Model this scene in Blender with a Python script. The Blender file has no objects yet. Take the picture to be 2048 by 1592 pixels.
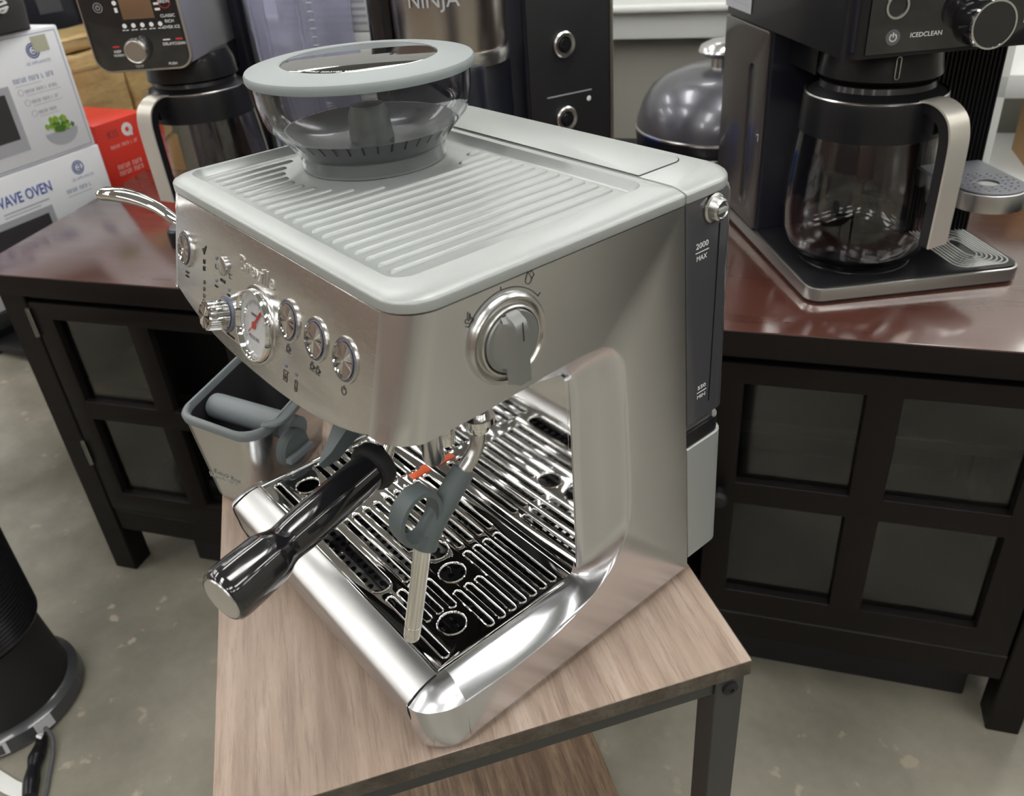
import bpy, bmesh, math, random
from mathutils import Vector, Matrix
random.seed(7)
S = bpy.context.scene
COL = S.collection
R = math.radians

# ---------------------------------------------------------------- camera
def cam_basis(yaw, pitch, roll):
    fw = Vector((math.sin(yaw)*math.cos(pitch), math.cos(yaw)*math.cos(pitch), -math.sin(pitch)))
    rt = Vector((math.cos(yaw), -math.sin(yaw), 0)); up = rt.cross(fw)
    r2 = math.cos(roll)*rt + math.sin(roll)*up
    u2 = -math.sin(roll)*rt + math.cos(roll)*up
    return r2, u2, fw
r_, u_, f_ = cam_basis(-0.8992, 0.5365, -0.0744)
cd = bpy.data.cameras.new('camera'); cam = bpy.data.objects.new('camera', cd); COL.objects.link(cam)
M = Matrix((r_, u_, -f_)).transposed().to_4x4(); M.translation = Vector((0.4697, -0.1226, 0.5112))
cam.matrix_world = M
cd.sensor_width = 36; cd.sensor_fit = 'HORIZONTAL'
cd.lens = 1634.15/2048*36
cd.shift_x = (1024-1041.5)/2048; cd.shift_y = (724.1-796)/2048
cd.clip_start = 0.02; cd.clip_end = 50
cd.dof.use_dof = True; cd.dof.focus_distance = 0.60; cd.dof.aperture_fstop = 11
S.camera = cam

# ---------------------------------------------------------------- world, lights, exposure
S.view_settings.view_transform = 'Standard'; S.view_settings.look = 'None'
S.view_settings.gamma = 1; S.view_settings.use_curve_mapping = False
S.view_settings.exposure = 0.36
S.cycles.max_bounces = 8; S.cycles.transparent_max_bounces = 16
S.cycles.sample_clamp_indirect = 6
S.cycles.use_denoising = True
W = bpy.data.worlds.new('world'); S.world = W; W.use_nodes = True
W.node_tree.nodes['Background'].inputs[0].default_value = (0.75, 0.78, 0.8, 1)
W.node_tree.nodes['Background'].inputs[1].default_value = 0.35
FLOOR = -0.61
CEIL = 2.1
LIGHT_E = 11

# ---------------------------------------------------------------- materials
MATS = {}
def lin(c):
    if isinstance(c, str):
        c = [int(c[i:i+2], 16)/255 for i in (0, 2, 4)]
        c = [x/12.92 if x <= .04045 else ((x+.055)/1.055)**2.4 for x in c]
    return (c[0], c[1], c[2], 1)
def mat(name, col, rough=.5, metal=0, coat=0, trans=0, ior=1.45, emit=0, alpha=1, aniso=0, spec=None):
    m = bpy.data.materials.new(name); m.use_nodes = True
    b = m.node_tree.nodes['Principled BSDF']
    b.inputs['Base Color'].default_value = lin(col)
    b.inputs['Roughness'].default_value = rough
    b.inputs['Metallic'].default_value = metal
    b.inputs['Coat Weight'].default_value = coat
    b.inputs['Coat Roughness'].default_value = .06
    b.inputs['Transmission Weight'].default_value = trans
    b.inputs['IOR'].default_value = ior
    b.inputs['Alpha'].default_value = alpha
    b.inputs['Anisotropic'].default_value = aniso
    if spec is not None: b.inputs['Specular IOR Level'].default_value = spec
    if emit:
        b.inputs['Emission Color'].default_value = lin(col); b.inputs['Emission Strength'].default_value = emit
    MATS[name] = m
    return m
def nodes(m):
    nt = m.node_tree; return nt, nt.nodes, nt.links, nt.nodes['Principled BSDF']
def noise(m, scale, map_scale=(1, 1, 1), detail=4, rough=.5, rot=(0, 0, 0)):
    nt, N, L, b = nodes(m)
    tc = N.new('ShaderNodeTexCoord'); mp = N.new('ShaderNodeMapping'); nz = N.new('ShaderNodeTexNoise')
    mp.inputs['Scale'].default_value = map_scale; mp.inputs['Rotation'].default_value = rot
    nz.inputs['Scale'].default_value = scale; nz.inputs['Detail'].default_value = detail; nz.inputs['Roughness'].default_value = rough
    L.new(tc.outputs['Object'], mp.inputs[0]); L.new(mp.outputs[0], nz.inputs['Vector'])
    return nz
def ramp(m, src, stops):
    nt, N, L, b = nodes(m)
    r = N.new('ShaderNodeValToRGB'); L.new(src, r.inputs[0])
    e = r.color_ramp.elements
    while len(e) < len(stops): e.new(.5)
    for k, (p, c) in enumerate(stops): e[k].position = p; e[k].color = lin(c)
    return r
def rng(m, src, a, b_, lo, hi):
    nt, N, L, b = nodes(m)
    r = N.new('ShaderNodeMapRange'); L.new(src, r.inputs[0])
    for k, v in enumerate((a, b_, lo, hi)): r.inputs[k+1].default_value = v
    return r.outputs[0]
def bump(m, src, strength, dist=.001):
    nt, N, L, b = nodes(m)
    bp = N.new('ShaderNodeBump'); bp.inputs['Strength'].default_value = strength; bp.inputs['Distance'].default_value = dist
    L.new(src, bp.inputs['Height']); L.new(bp.outputs[0], b.inputs['Normal'])
def mixc(m, fac, a, b_):
    nt, N, L, b = nodes(m)
    x = N.new('ShaderNodeMix'); x.data_type = 'RGBA'
    for k, v in ((0, fac), (6, a), (7, b_)):
        if hasattr(v, 'links'): L.new(v, x.inputs[k])
        else: x.inputs[k].default_value = v if k == 0 else lin(v)
    return x.outputs[2]

def brushed(name, col, axis, rough=.3, aniso=.6, b=.15):
    m = mat(name, col, rough, 1, aniso=aniso)
    nt, N, L, bs = nodes(m)
    sc = [900, 900, 900]; sc[axis] = 14
    nz = noise(m, 6, sc, 3, .6)
    L.new(rng(m, nz.outputs[0], .3, .7, rough-.02, rough+.03), bs.inputs['Roughness'])
    bump(m, nz.outputs[0], b*.5, .0001)
    tg = N.new('ShaderNodeTangent'); tg.direction_type = 'RADIAL'; tg.axis = 'Z'
    L.new(tg.outputs[0], bs.inputs['Tangent'])
    return m
STEEL_SIDE = brushed('brushed_steel_side', (.73, .745, .78), 1, .24, .45, .004)
STEEL_FRONT = brushed('brushed_steel_front', (.66, .655, .65), 0, .25, .45, .004)
STEEL_TRAY = brushed('brushed_steel_tray', (.56, .56, .56), 0, .36, .3, .012)
STEEL = mat('satin_steel', (.62, .62, .61), .25, 1)
CHROME = mat('chrome', (.82, .82, .81), .05, 1)
CHROME2 = mat('polished_steel', (.66, .66, .66), .045, 1)
nz = noise(CHROME2, 6, (1, 1, 1), 2); bump(CHROME2, nz.outputs[0], .02, .004)
SILVER = mat('silver_plastic', (.355, .378, .37), .38, .4)
nz = noise(SILVER, 1500, (1, 1, 1), 1); nt, N, L, b_ = nodes(SILVER)
bump(SILVER, nz.outputs[0], .25, .0003)
SILVER_DK = mat('silver_knob', (.235, .24, .235), .38, .5)
nz = noise(SILVER_DK, 1800, (1, 1, 1), 1); bump(SILVER_DK, nz.outputs[0], .4, .0003)
LIDGREY = mat('lid_grey', (.225, .255, .26), .42)
RUBBER = mat('grey_silicone', (.085, .105, .108), .5)
RUBBER2 = mat('grey_rubber_rim', (.15, .17, .18), .5)
BLACK = mat('black_plastic', (.010, .010, .012), .32, coat=.1, spec=.35)
BLACKG = mat('black_gloss', (.010, .010, .012), .08, coat=1)
nz = noise(BLACKG, 60, (1, 1, 1), 6, .7); nt, N, L, b_ = nodes(BLACKG)
L.new(rng(BLACKG, nz.outputs[0], .45, .75, .07, .3), b_.inputs['Roughness'])
BLACKM = mat('black_matt', (.011, .011, .013), .6)
NAVY = mat('blue_black_plastic', (.012, .013, .021), .32, coat=.1, spec=.35)
DARK = mat('dark_interior', (.008, .008, .008), .7)
INK = mat('black_ink', (.02, .02, .02), .5)
WHITE_INK = mat('white_ink', (.75, .76, .76), .5)
RED_INK = mat('red_ink', (.55, .03, .03), .5)
ORANGE = mat('orange_float', (.85, .13, .03), .4)
TANKM = mat('smoky_tank', (.055, .055, .062), .12, 0, coat=.5)
GLASS = mat('clear_glass', (1, 1, 1), .02, 0, trans=1, ior=1.45)
SMOKE = mat('smoky_clear_plastic', (.72, .72, .74), .03, 0, trans=1, ior=1.3)
LAV = mat('pale_clear_plastic', (.72, .73, .88), .08, 0, trans=.75, ior=1.2)
DIAL = mat('gauge_white', (.8, .82, .84), .4)
AMBER = mat('amber_window', (.16, .09, .05), .3, coat=.5)
WHITE = mat('white_card', (.82, .84, .88), .5)
WHITEP = mat('white_paint', (.72, .74, .72), .45)
BLUE = mat('blue_ink', (.07, .12, .42), .5)
BLUEG = mat('blue_grey_ink', (.30, .35, .50), .5)
GREYP = mat('grey_print', (.42, .43, .47), .5)
DKP = mat('dark_print', (.05, .045, .05), .45)
REDBOX = mat('red_card', (.62, .035, .02), .42)
TANPACK = mat('tan_wrap', (.50, .35, .15), .35, coat=.3)
nz = noise(TANPACK, 9, (1, 1, 3), 5, .6); nt, N, L, b_ = nodes(TANPACK)
L.new(ramp(TANPACK, nz.outputs[0], [(.3, (.34, .22, .09)), (.6, (.55, .40, .18)), (.8, (.68, .54, .30))]).outputs[0], b_.inputs[0]); bump(TANPACK, nz.outputs[0], .6, .01)
CARD = mat('cardboard', (.36, .21, .09), .7)
GREEN1 = mat('broccoli_green', (.07, .18, .02), .6)
GREEN2 = mat('broccoli_light', (.25, .42, .06), .6)
BEIGEM = mat('champagne_metal', (.55, .52, .47), .32, 1)
HINGE = mat('hinge_metal', (.55, .54, .5), .35, 1)
FRAME = mat('dark_grey_steel_paint', (.036, .038, .037), .45)
nz = noise(FRAME, 1200, (1, 1, 1), 1); bump(FRAME, nz.outputs[0], .2, .0003)
WALL = mat('wall_paint', (.30, .295, .26), .8)
WALLB = mat('wall_tan', (.22, .165, .135), .8)
LAMP = mat('lamp_diffuser', (1, .985, .95), .5, emit=LIGHT_E)
TILE = mat('ceiling_tile', (.42, .43, .43), .9)
# wood veneer of the stand, grain along its long side
def veneer(name, rot, cols, sc=1):
    m = mat(name, cols[1], .5)
    nt, N, L, b = nodes(m)
    n1 = noise(m, 3.0*sc, (14, 1.3, 14), 6, .62, rot)
    n2 = noise(m, 34*sc, (9, .55, 9), 4, .7, rot)
    n3 = noise(m, 2.2*sc, (1.6, .9, 1.6), 3, .5, rot)
    r1 = ramp(m, n1.outputs[0], [(.36, cols[0]), (.50, cols[1]), (.66, cols[2])])
    r2 = rng(m, n2.outputs[0], .50, .66, 0, .7)
    r3 = rng(m, n3.outputs[0], .45, .7, 0, .45)
    c1 = mixc(m, r2, r1.outputs[0], cols[3])
    c2 = mixc(m, r3, c1, cols[4])
    L.new(c2, b.inputs[0])
    bump(m, n2.outputs[0], .35, .0006)
    return m
SA = 65.9
VEN = veneer('greige_oak_veneer', (0, 0, 0), [(.22, .155, .115), (.33, .245, .19), (.44, .35, .29), (.16, .11, .085), (.38, .30, .25)])
VEN_D = veneer('brown_oak_veneer', (0, 0, 0), [(.075, .045, .028), (.17, .11, .07), (.28, .195, .125), (.045, .028, .018), (.11, .072, .05)], 1.3)
VEN_E = veneer('oak_edge_band', (0, 0, R(90)), [(.045, .036, .027), (.08, .064, .049), (.12, .10, .078), (.028, .023, .018), (.07, .056, .045)])
# espresso-brown furniture
def dark_wood(name, c, rough, coat):
    m = mat(name, c, rough, coat=coat)
    nt, N, L, b = nodes(m)
    nz = noise(m, 5, (1, 8, 8), 5, .6)
    L.new(ramp(m, nz.outputs[0], [(.3, tuple(x*.88 for x in c)), (.7, tuple(x*1.12 for x in c))]).outputs[0], b.inputs[0])
    L.new(rng(m, nz.outputs[0], .3, .7, rough-.05, rough+.08), b.inputs['Roughness'])
    return m
CAB_TOP = dark_wood('mahogany_top', (.075, .023, .015), .30, .0)
nt, N, L, b_ = nodes(CAB_TOP); b_.inputs['Coat Weight'].default_value = 1; b_.inputs['Coat Roughness'].default_value = .13; b_.inputs['Coat IOR'].default_value = 2.1
CAB = dark_wood('espresso_wood', (.0068, .0050, .0047), .42, .0); CAB.node_tree.nodes['Principled BSDF'].inputs['Specular IOR Level'].default_value = .28
PANE = mat('cabinet_glass', (.6, .62, .6), .06, 0, trans=1, ior=1.5)
# concrete
CONC = mat('stained_concrete', (.22, .21, .17), .45)
nt, N, L, b_ = nodes(CONC)
n1 = noise(CONC, 1.6, (1, 1, 1), 7, .65); n2 = noise(CONC, 9, (1, 1, 1), 6, .7); n3 = noise(CONC, 26, (1, 1, 1), 3, .5)
base = ramp(CONC, n1.outputs[0], [(.34, (.145, .135, .105)), (.5, (.245, .228, .185)), (.66, (.36, .335, .28))])
c1 = mixc(CONC, rng(CONC, n2.outputs[0], .5, .75, 0, .4), base.outputs[0], (.15, .15, .12))
c2 = mixc(CONC, rng(CONC, n3.outputs[0], .645, .70, 0, .75), c1, (.42, .36, .28))
L.new(c2, b_.inputs[0]); L.new(rng(CONC, n2.outputs[0], .3, .7, .3, .55), b_.inputs['Roughness'])
bump(CONC, n2.outputs[0], .08, .004)

# ---------------------------------------------------------------- mesh helpers
ORG = {}
def finish(name, bm, m, parent=None, sharp=32, kind=None, label=None):
    if parent is not None:
        r = parent
        while r.parent is not None: r = r.parent
        if r.name in ORG: bm.transform(Matrix.Translation(-ORG[r.name]))
    me = bpy.data.meshes.new(name)
    bm.normal_update(); bm.to_mesh(me); bm.free()
    if isinstance(m, (list, tuple)):
        for q in m: me.materials.append(q)
    else: me.materials.append(m)
    me.shade_smooth()
    try: me.set_sharp_from_angle(angle=R(sharp))
    except Exception: pass
    o = bpy.data.objects.new(name, me); COL.objects.link(o)
    if parent is not None: o.parent = parent
    if kind: o['kind'] = kind
    if label: o['label'] = label
    return o
def thing(name, label, cat, loc=(0, 0, 0), rz=0, group=None, world=False):
    o = bpy.data.objects.new(name, None); COL.objects.link(o); o.empty_display_size = .05
    o.location = loc; o.rotation_euler = (0, 0, rz)
    o['label'] = label; o['category'] = cat
    if group: o['group'] = group
    if world: ORG[o.name] = Vector(loc)
    return o
def tag(o, label, cat, group=None):
    o['label'] = label; o['category'] = cat
    if group: o['group'] = group
    return o
def join(*bms):
    out = bmesh.new()
    for b in bms:
        me = bpy.data.meshes.new('t'); b.to_mesh(me); b.free(); out.from_mesh(me); bpy.data.meshes.remove(me)
    return out
def TR(x, y, z): return Matrix.Translation((x, y, z))
def RX(a): return Matrix.Rotation(R(a), 4, 'X')
def RY(a): return Matrix.Rotation(R(a), 4, 'Y')
def RZ(a): return Matrix.Rotation(R(a), 4, 'Z')
def axes(o, x, y):
    x = Vector(x).normalized(); y = Vector(y).normalized(); z = x.cross(y).normalized(); y = z.cross(x)
    m = Matrix((x, y, z)).transposed().to_4x4(); m.translation = Vector(o); return m
def box(x0, x1, y0, y1, z0, z1, bev=0, seg=2, M=None):
    bm = bmesh.new(); bmesh.ops.create_cube(bm, size=1)
    for v in bm.verts:
        v.co = Vector(((x0+x1)/2+v.co.x*(x1-x0), (y0+y1)/2+v.co.y*(y1-y0), (z0+z1)/2+v.co.z*(z1-z0)))
    if bev: bmesh.ops.bevel(bm, geom=bm.edges[:], offset=bev, segments=seg, profile=.5, affect='EDGES')
    if M: bm.transform(M)
    return bm
def grid(rows, close_u=False, close_v=False, cap=False):
    bm = bmesh.new(); V = [[bm.verts.new(p) for p in r] for r in rows]
    n = len(V); m = len(V[0])
    for i in range(n if close_v else n-1):
        for j in range(m if close_u else m-1):
            a, b, c, d = V[i][j], V[i][(j+1) % m], V[(i+1) % n][(j+1) % m], V[(i+1) % n][j]
            try: bm.faces.new([a, b, c, d])
            except Exception: pass
    if cap:
        for r in (V[0][::-1], V[-1]):
            try: bm.faces.new(r)
            except Exception: pass
    return bm
def lathe(prof, n=40, M=None, cap=True, a0=0, a1=360):
    full = abs(a1-a0) >= 360
    k = n if full else n+1
    rows = [[(max(r, 1e-5)*math.cos(R(a0)+(R(a1-a0))*j/n), max(r, 1e-5)*math.sin(R(a0)+R(a1-a0)*j/n), z) for j in range(k)] for r, z in prof]
    bm = grid(rows, close_u=full, cap=cap and full)
    bmesh.ops.remove_doubles(bm, verts=bm.verts[:], dist=1e-5)
    bmesh.ops.recalc_face_normals(bm, faces=bm.faces[:])
    if M: bm.transform(M)
    return bm
def catmull(P, k=6):
    P = [Vector(p) for p in P]; out = []
    for i in range(len(P)-1):
        a, b, c, d = P[max(i-1, 0)], P[i], P[i+1], P[min(i+2, len(P)-1)]
        for j in range(k):
            t = j/k
            out.append(.5*((2*b)+(c-a)*t+(2*a-5*b+4*c-d)*t*t+(3*b-a-3*c+d)*t**3))
    out.append(P[-1]); return out
def interp(vals, k):
    out = []
    for i in range(len(vals)-1):
        for j in range(k): out.append(vals[i]+(vals[i+1]-vals[i])*j/k)
    out.append(vals[-1]); return out
def tube(P, rad, n=14, k=6, M=None, cap=True, flat=None, smooth=True):
    """rad: number or a list per control point; flat=(a,b): section scale across side and up"""
    rr = rad if isinstance(rad, (list, tuple)) else [rad]*len(P)
    if smooth: Q = catmull(P, k); rr = interp(rr, k)
    else: Q = [Vector(p) for p in P]
    rows = []; ref = Vector((0, 0, 1))
    side = None
    for i, p in enumerate(Q):
        t = (Q[min(i+1, len(Q)-1)]-Q[max(i-1, 0)]).normalized()
        if side is None:
            side = t.cross(ref if abs(t.z) < .95 else Vector((0, 1, 0))).normalized()
        else: side = (side - t*side.dot(t)).normalized()
        up = side.cross(t).normalized()
        fa, fb = flat or (1, 1)
        rows.append([p+rr[i]*(fa*math.cos(2*math.pi*j/n)*side+fb*math.sin(2*math.pi*j/n)*up) for j in range(n)])
    bm = grid(rows, close_u=True, cap=cap)
    bmesh.ops.recalc_face_normals(bm, faces=bm.faces[:])
    if M: bm.transform(M)
    return bm
def rrect(x0, x1, y0, y1, r, n=6):
    rs = r if isinstance(r, (list, tuple)) else [r]*4
    out = []
    for k, (cx, cy, a) in enumerate(((x1-rs[0], y1-rs[0], 0), (x0+rs[1], y1-rs[1], 90), (x0+rs[2], y0+rs[2], 180), (x1-rs[3], y0+rs[3], 270))):
        for j in range(n+1):
            t = R(a+90*j/n); out.append((cx+rs[k]*math.cos(t), cy+rs[k]*math.sin(t)))
    return out
def circ(cx, cy, r, n=28): return [(cx+r*math.cos(2*math.pi*j/n), cy+r*math.sin(2*math.pi*j/n)) for j in range(n)]
def loft(loops, cap=True, M=None):
    """loops: list of closed 3-D loops with equal counts"""
    bm = grid(loops, close_u=True, cap=cap)
    bmesh.ops.recalc_face_normals(bm, faces=bm.faces[:])
    if M: bm.transform(M)
    return bm
def lift(poly, z): return [(x, y, z) for x, y in poly]
def shrink(poly, d):
    """inset a convex-ish loop by d (centroid free: offset along normals)"""
    n = len(poly); out = []
    area = sum(poly[i][0]*poly[(i+1) % n][1]-poly[(i+1) % n][0]*poly[i][1] for i in range(n))
    s = 1 if area > 0 else -1
    for i in range(n):
        a = Vector(poly[i-1]); b = Vector(poly[i]); c = Vector(poly[(i+1) % n])
        e1 = (b-a); e2 = (c-b)
        if e1.length < 1e-9: e1 = e2
        if e2.length < 1e-9: e2 = e1
        n1 = Vector((-e1.y, e1.x)).normalized()*s; n2 = Vector((-e2.y, e2.x)).normalized()*s
        nn = (n1+n2); nn = nn.normalized() if nn.length > 1e-6 else n1
        k = max(.5, nn.dot(n1))
        out.append((b.x+nn.x*d/k, b.y+nn.y*d/k))
    return out
def slab(poly, z0, z1, bev=0, M=None, seg=2):
    """extruded outline with rounded top edge"""
    L = [lift(poly, z0)]
    if bev:
        for j in range(seg+1):
            t = math.pi/2*j/seg
            L.append(lift(shrink(poly, bev*(1-math.cos(t))), z1-bev+bev*math.sin(t)))
    else: L.append(lift(poly, z1))
    return loft(L, True, M)
def from_curve(cu, M=None):
    ob = bpy.data.objects.new('tmp', cu); COL.objects.link(ob)
    bpy.context.view_layer.update()
    dg = bpy.context.evaluated_depsgraph_get()
    me = bpy.data.meshes.new_from_object(ob.evaluated_get(dg))
    bm = bmesh.new(); bm.from_mesh(me)
    bpy.data.objects.remove(ob); bpy.data.meshes.remove(me)
    bmesh.ops.remove_doubles(bm, verts=bm.verts[:], dist=2e-6)
    if M: bm.transform(M)
    return bm
def plate(loops, th, bevel=0, M=None, seg=2):
    """flat plate centred on z=0 with holes; total thickness th"""
    cu = bpy.data.curves.new('tmp', 'CURVE'); cu.dimensions = '2D'; cu.fill_mode = 'BOTH'
    cu.extrude = max(th/2-bevel, 1e-5); cu.bevel_depth = bevel; cu.bevel_resolution = seg; cu.offset = -bevel
    for lp in loops:
        s = cu.splines.new('POLY'); s.points.add(len(lp)-1)
        for p, (x, y) in zip(s.points, lp): p.co = (x, y, 0, 1)
        s.use_cyclic_u = True
    bm = from_curve(cu, M); bpy.data.curves.remove(cu); return bm
def text(s, size, M=None, ext=.00015, align='CENTER', bev=0, off=0, sx=1):
    cu = bpy.data.curves.new('tmp', 'FONT'); cu.body = s; cu.size = size; cu.extrude = ext
    cu.align_x = align; cu.align_y = 'CENTER'; cu.bevel_depth = bev; cu.offset = off; cu.resolution_u = 3
    bm = from_curve(cu, None); bpy.data.curves.remove(cu)
    if sx != 1: bm.transform(Matrix.Diagonal((sx, 1, 1, 1)))
    if M: bm.transform(M)
    return bm
def bars(rects, th=.0003, M=None):
    return join(*[box(a, b, c, d, 0, th, M=M) for a, b, c, d in rects])
def stroke(P, w, M=None, close=False, th=.0002):
    """thin printed line in the plane"""
    b = bmesh.new(); P = [Vector((p[0], p[1])) for p in P]; n = len(P)
    for i in range(n if close else n-1):
        a, c = P[i], P[(i+1) % n]; d = (c-a)
        if d.length < 1e-7: continue
        d.normalize(); nn = Vector((-d.y, d.x))*w/2; e = d*w/2
        pts = [a-e+nn, a-e-nn, c+e-nn, c+e+nn]
        lo = [b.verts.new((p.x, p.y, 0)) for p in pts]; hi = [b.verts.new((p.x, p.y, th)) for p in pts]
        b.faces.new(hi[::-1]); b.faces.new(lo)
        for k in range(4): b.faces.new([lo[k], lo[(k+1) % 4], hi[(k+1) % 4], hi[k]])
    bmesh.ops.recalc_face_normals(b, faces=b.faces[:])
    if M: b.transform(M)
    return b
def scribble(x0, x1, z, h, M=None, th=.0002):
    """a line of print too small to read: letter-sized ticks in words"""
    out = []; x = x0; k = 0
    while x < x1-h*.5:
        k += 1
        if k % 7 == 6 or k % 11 == 0: x += h*.6; continue
        w = h*(.35+.25*((k*37) % 10)/10)
        out.append(box(x, x+h*.16, z-h/2, z+h/2, 0, th)); out.append(box(x, x+w, z+(h*.32 if k % 2 else -h*.5), z+(h*.5 if k % 2 else -h*.32), 0, th))
        if k % 3: out.append(box(x+w-h*.14, x+w, z-h/2, z+h/2, 0, th))
        x += w+h*.22
    b = join(*out)
    if M: b.transform(M)
    return b
def arc(cx, cy, r, a0, a1, n=16): return [(cx+r*math.cos(R(a0+(a1-a0)*j/n)), cy+r*math.sin(R(a0+(a1-a0)*j/n))) for j in range(n+1)]

# ================================================================ ROOM
def CF(s, d, z): # sideboard frame: s along its front, d depth behind it
    c, n = math.cos(R(33.34)), math.sin(R(33.34))
    return Vector((-.976+s*c-d*n, -.002+s*n+d*c, z))
def struct(name, bm, m, parent=None):
    o = finish(name, bm, m, parent); 
    if parent is None: o['kind'] = 'structure'
    return o
struct('floor', box(-9, 4.4, -3.9, 9, FLOOR-.05, FLOOR), CONC)
RMX = TR(*CF(0, 0, 0)) @ RZ(33.34)
struct('ceiling', box(-9, 4.4, -3.9, 9, CEIL, CEIL+.05), TILE)
struct('wall_back', box(-1.6, 2.9, 1.12, 1.20, FLOOR, .95, .004, M=RMX), WALL)
struct('wall_right', box(4.3, 4.4, -3.9, 9, FLOOR, CEIL), WALL)
struct('wall_left', box(-9, -8.9, -3.9, 9, FLOOR, CEIL), WALLB)
struct('wall_front', box(-9, 4.4, -3.9, -3.8, FLOOR, CEIL), WALLB)
struct('wall_far', box(-9, 4.4, 8.9, 9, FLOOR, CEIL), WALL)
# painted ledge along the back wall, with its rounded nose
ledge = join(box(-.6, 2.8, 1.07, 1.12, .172, .30, .006, M=RMX), box(-.6, 2.8, 1.045, 1.12, .232, .246, .005, M=RMX),
             box(-.6, 2.8, 1.09, 1.1198, .30, .94, .004, M=RMX))
struct('trim_1', ledge, WHITEP)
# fluorescent strips on the ceiling
k = 0
for ix in range(8):
    for iy in range(7):
        x = -8+ix*1.62; y = -3.0+iy*1.75
        t = thing('ceiling_light', 'white fluorescent ceiling light with a frosted diffuser', 'ceiling light', (x, y, CEIL), R(12), 'fluorescent lights on the ceiling')
        finish('housing', box(-.17, .17, -.62, .62, -.05, 0, .01), WHITEP, t)
        finish('diffuser', box(-.14, .14, -.59, .59, -.075, -.051, .01), LAMP, t)

# ================================================================ SIDEBOARD
def at_cf(bm): bm.transform(RMX); return bm
sb = thing('sideboard', 'long espresso-brown wooden sideboard with glass-paned doors and a glossy red-brown top', 'sideboard', (0, 0, 0))
sb.location = CF(.75, .2, FLOOR); sb.rotation_euler = (0, 0, R(33.34))
SBI = sb.matrix_world
def sbx(name, x0, x1, y0, y1, z0, z1, m=CAB, bev=.002, parent=None, label=None):
    b = box(x0-.75, x1-.75, y0-.2, y1-.2, z0-FLOOR, z1-FLOOR, bev, 1)
    return finish(name, b, m, parent or sb, label=label)
# top with its slightly skewed left end
tp = [(-.055, -.012), (1.60, -.012), (1.60, .50), (-.112, .50), (-.09, .30)]
tpo = finish('top', slab([(x-.75, y-.2) for x, y in tp], .605, .6385, .001), CAB, sb)
finish('top_veneer', slab(shrink([(x-.75, y-.2) for x, y in tp], .0008), .6384, .640, .0008), CAB_TOP, tpo, label='glossy red-brown veneer')
for s0, s1 in ((-.024, .025), (1.522, 1.566)):
    for d0, d1 in ((0, .045), (.43, .475)):
        sbx('leg', s0, s1, d0, d1, FLOOR, -.005)
sbx('top_rail', .025, 1.522, .008, .04, -.02, -.0052)
sbx('bottom_rail', .025, 1.522, .004, .03, -.506, -.458)
sbx('side_panel', -.012, .006, .045, .43, -.5, -.006)
sbx('side_panel', 1.54, 1.556, .045, .43, -.5, -.006)
sbx('back_panel', .0, 1.54, .455, .468, -.5, -.006)
sbx('bottom_board', .006, 1.54, .03, .455, -.50, -.482)
sbx('dark_base', .13, 1.50, .055, .07, FLOOR, -.5062, BLACKM)  # added black board that deepens the shade under the cabinet
sbx('shelf', .006, .52, .06, .45, -.23, -.212)
sbx('shelf', 1.02, 1.54, .06, .45, -.165, -.147)
sbx('divider', .50, .52, .03, .455, -.48, -.006)
sbx('divider', 1.02, 1.04, .03, .455, -.48, -.006)
sbx('center_shelf', .52, 1.02, .03, .455, -.25, -.232)
for x0, x1, mu0, mu1, hx in ((.028, .428, .209, .245, .0255), (1.100, 1.518, 1.281, 1.3225, 1.519)):
    d = sbx('door', x0, x0+.001, .004, .005, -.45, -.449)      # replaced below by the stile frame
    me = d.data
    z0, z1 = -.453, -.022
    p0, p1 = x0+.038, x1-.036-.012
    bmf = plate([rrect(x0-.75, x1-.75, z0-FLOOR, z1-FLOOR, .002, 1)] +
                [rrect(a-.75, b-.75, c-FLOOR, e-FLOOR, .001, 1) for a, b in ((p0, mu0), (mu1, p1)) for c, e in ((-.41, -.245), (-.209, -.052))],
                .022, .0015, M=TR(0, .012-.2, 0) @ RX(90))
    bmf.to_mesh(me); bmf.free(); me.shade_smooth(); me.set_sharp_from_angle(angle=R(30))
    for a, b in ((p0, mu0), (mu1, p1)):
        for c, e in ((-.41, -.245), (-.209, -.052)):
            g = sbx('pane', a-.003, b+.003, .013, .016, c-.003, e+.003, PANE, 0, d)
    for hz in (-.085, -.348):
        hb = lathe([(0, 0), (.0035, .001), (.0035, .052), (0, .053)], 8)
        hb.transform(TR(hx-.75, -.2-.002, hz-FLOOR)); finish('hinge', hb, HINGE, d, label='small bright metal hinge')
    kx = p1+.024 if x0 < 1 else x0+.018
    kb = lathe([(.005, 0), (.005, .012), (.011, .016), (.0125, .022), (.009, .028), (0, .030)], 16, M=TR(kx-.75, -.2+.001, -.225-FLOOR) @ RX(90))
    finish('knob', kb, BLACKM, d)

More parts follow.
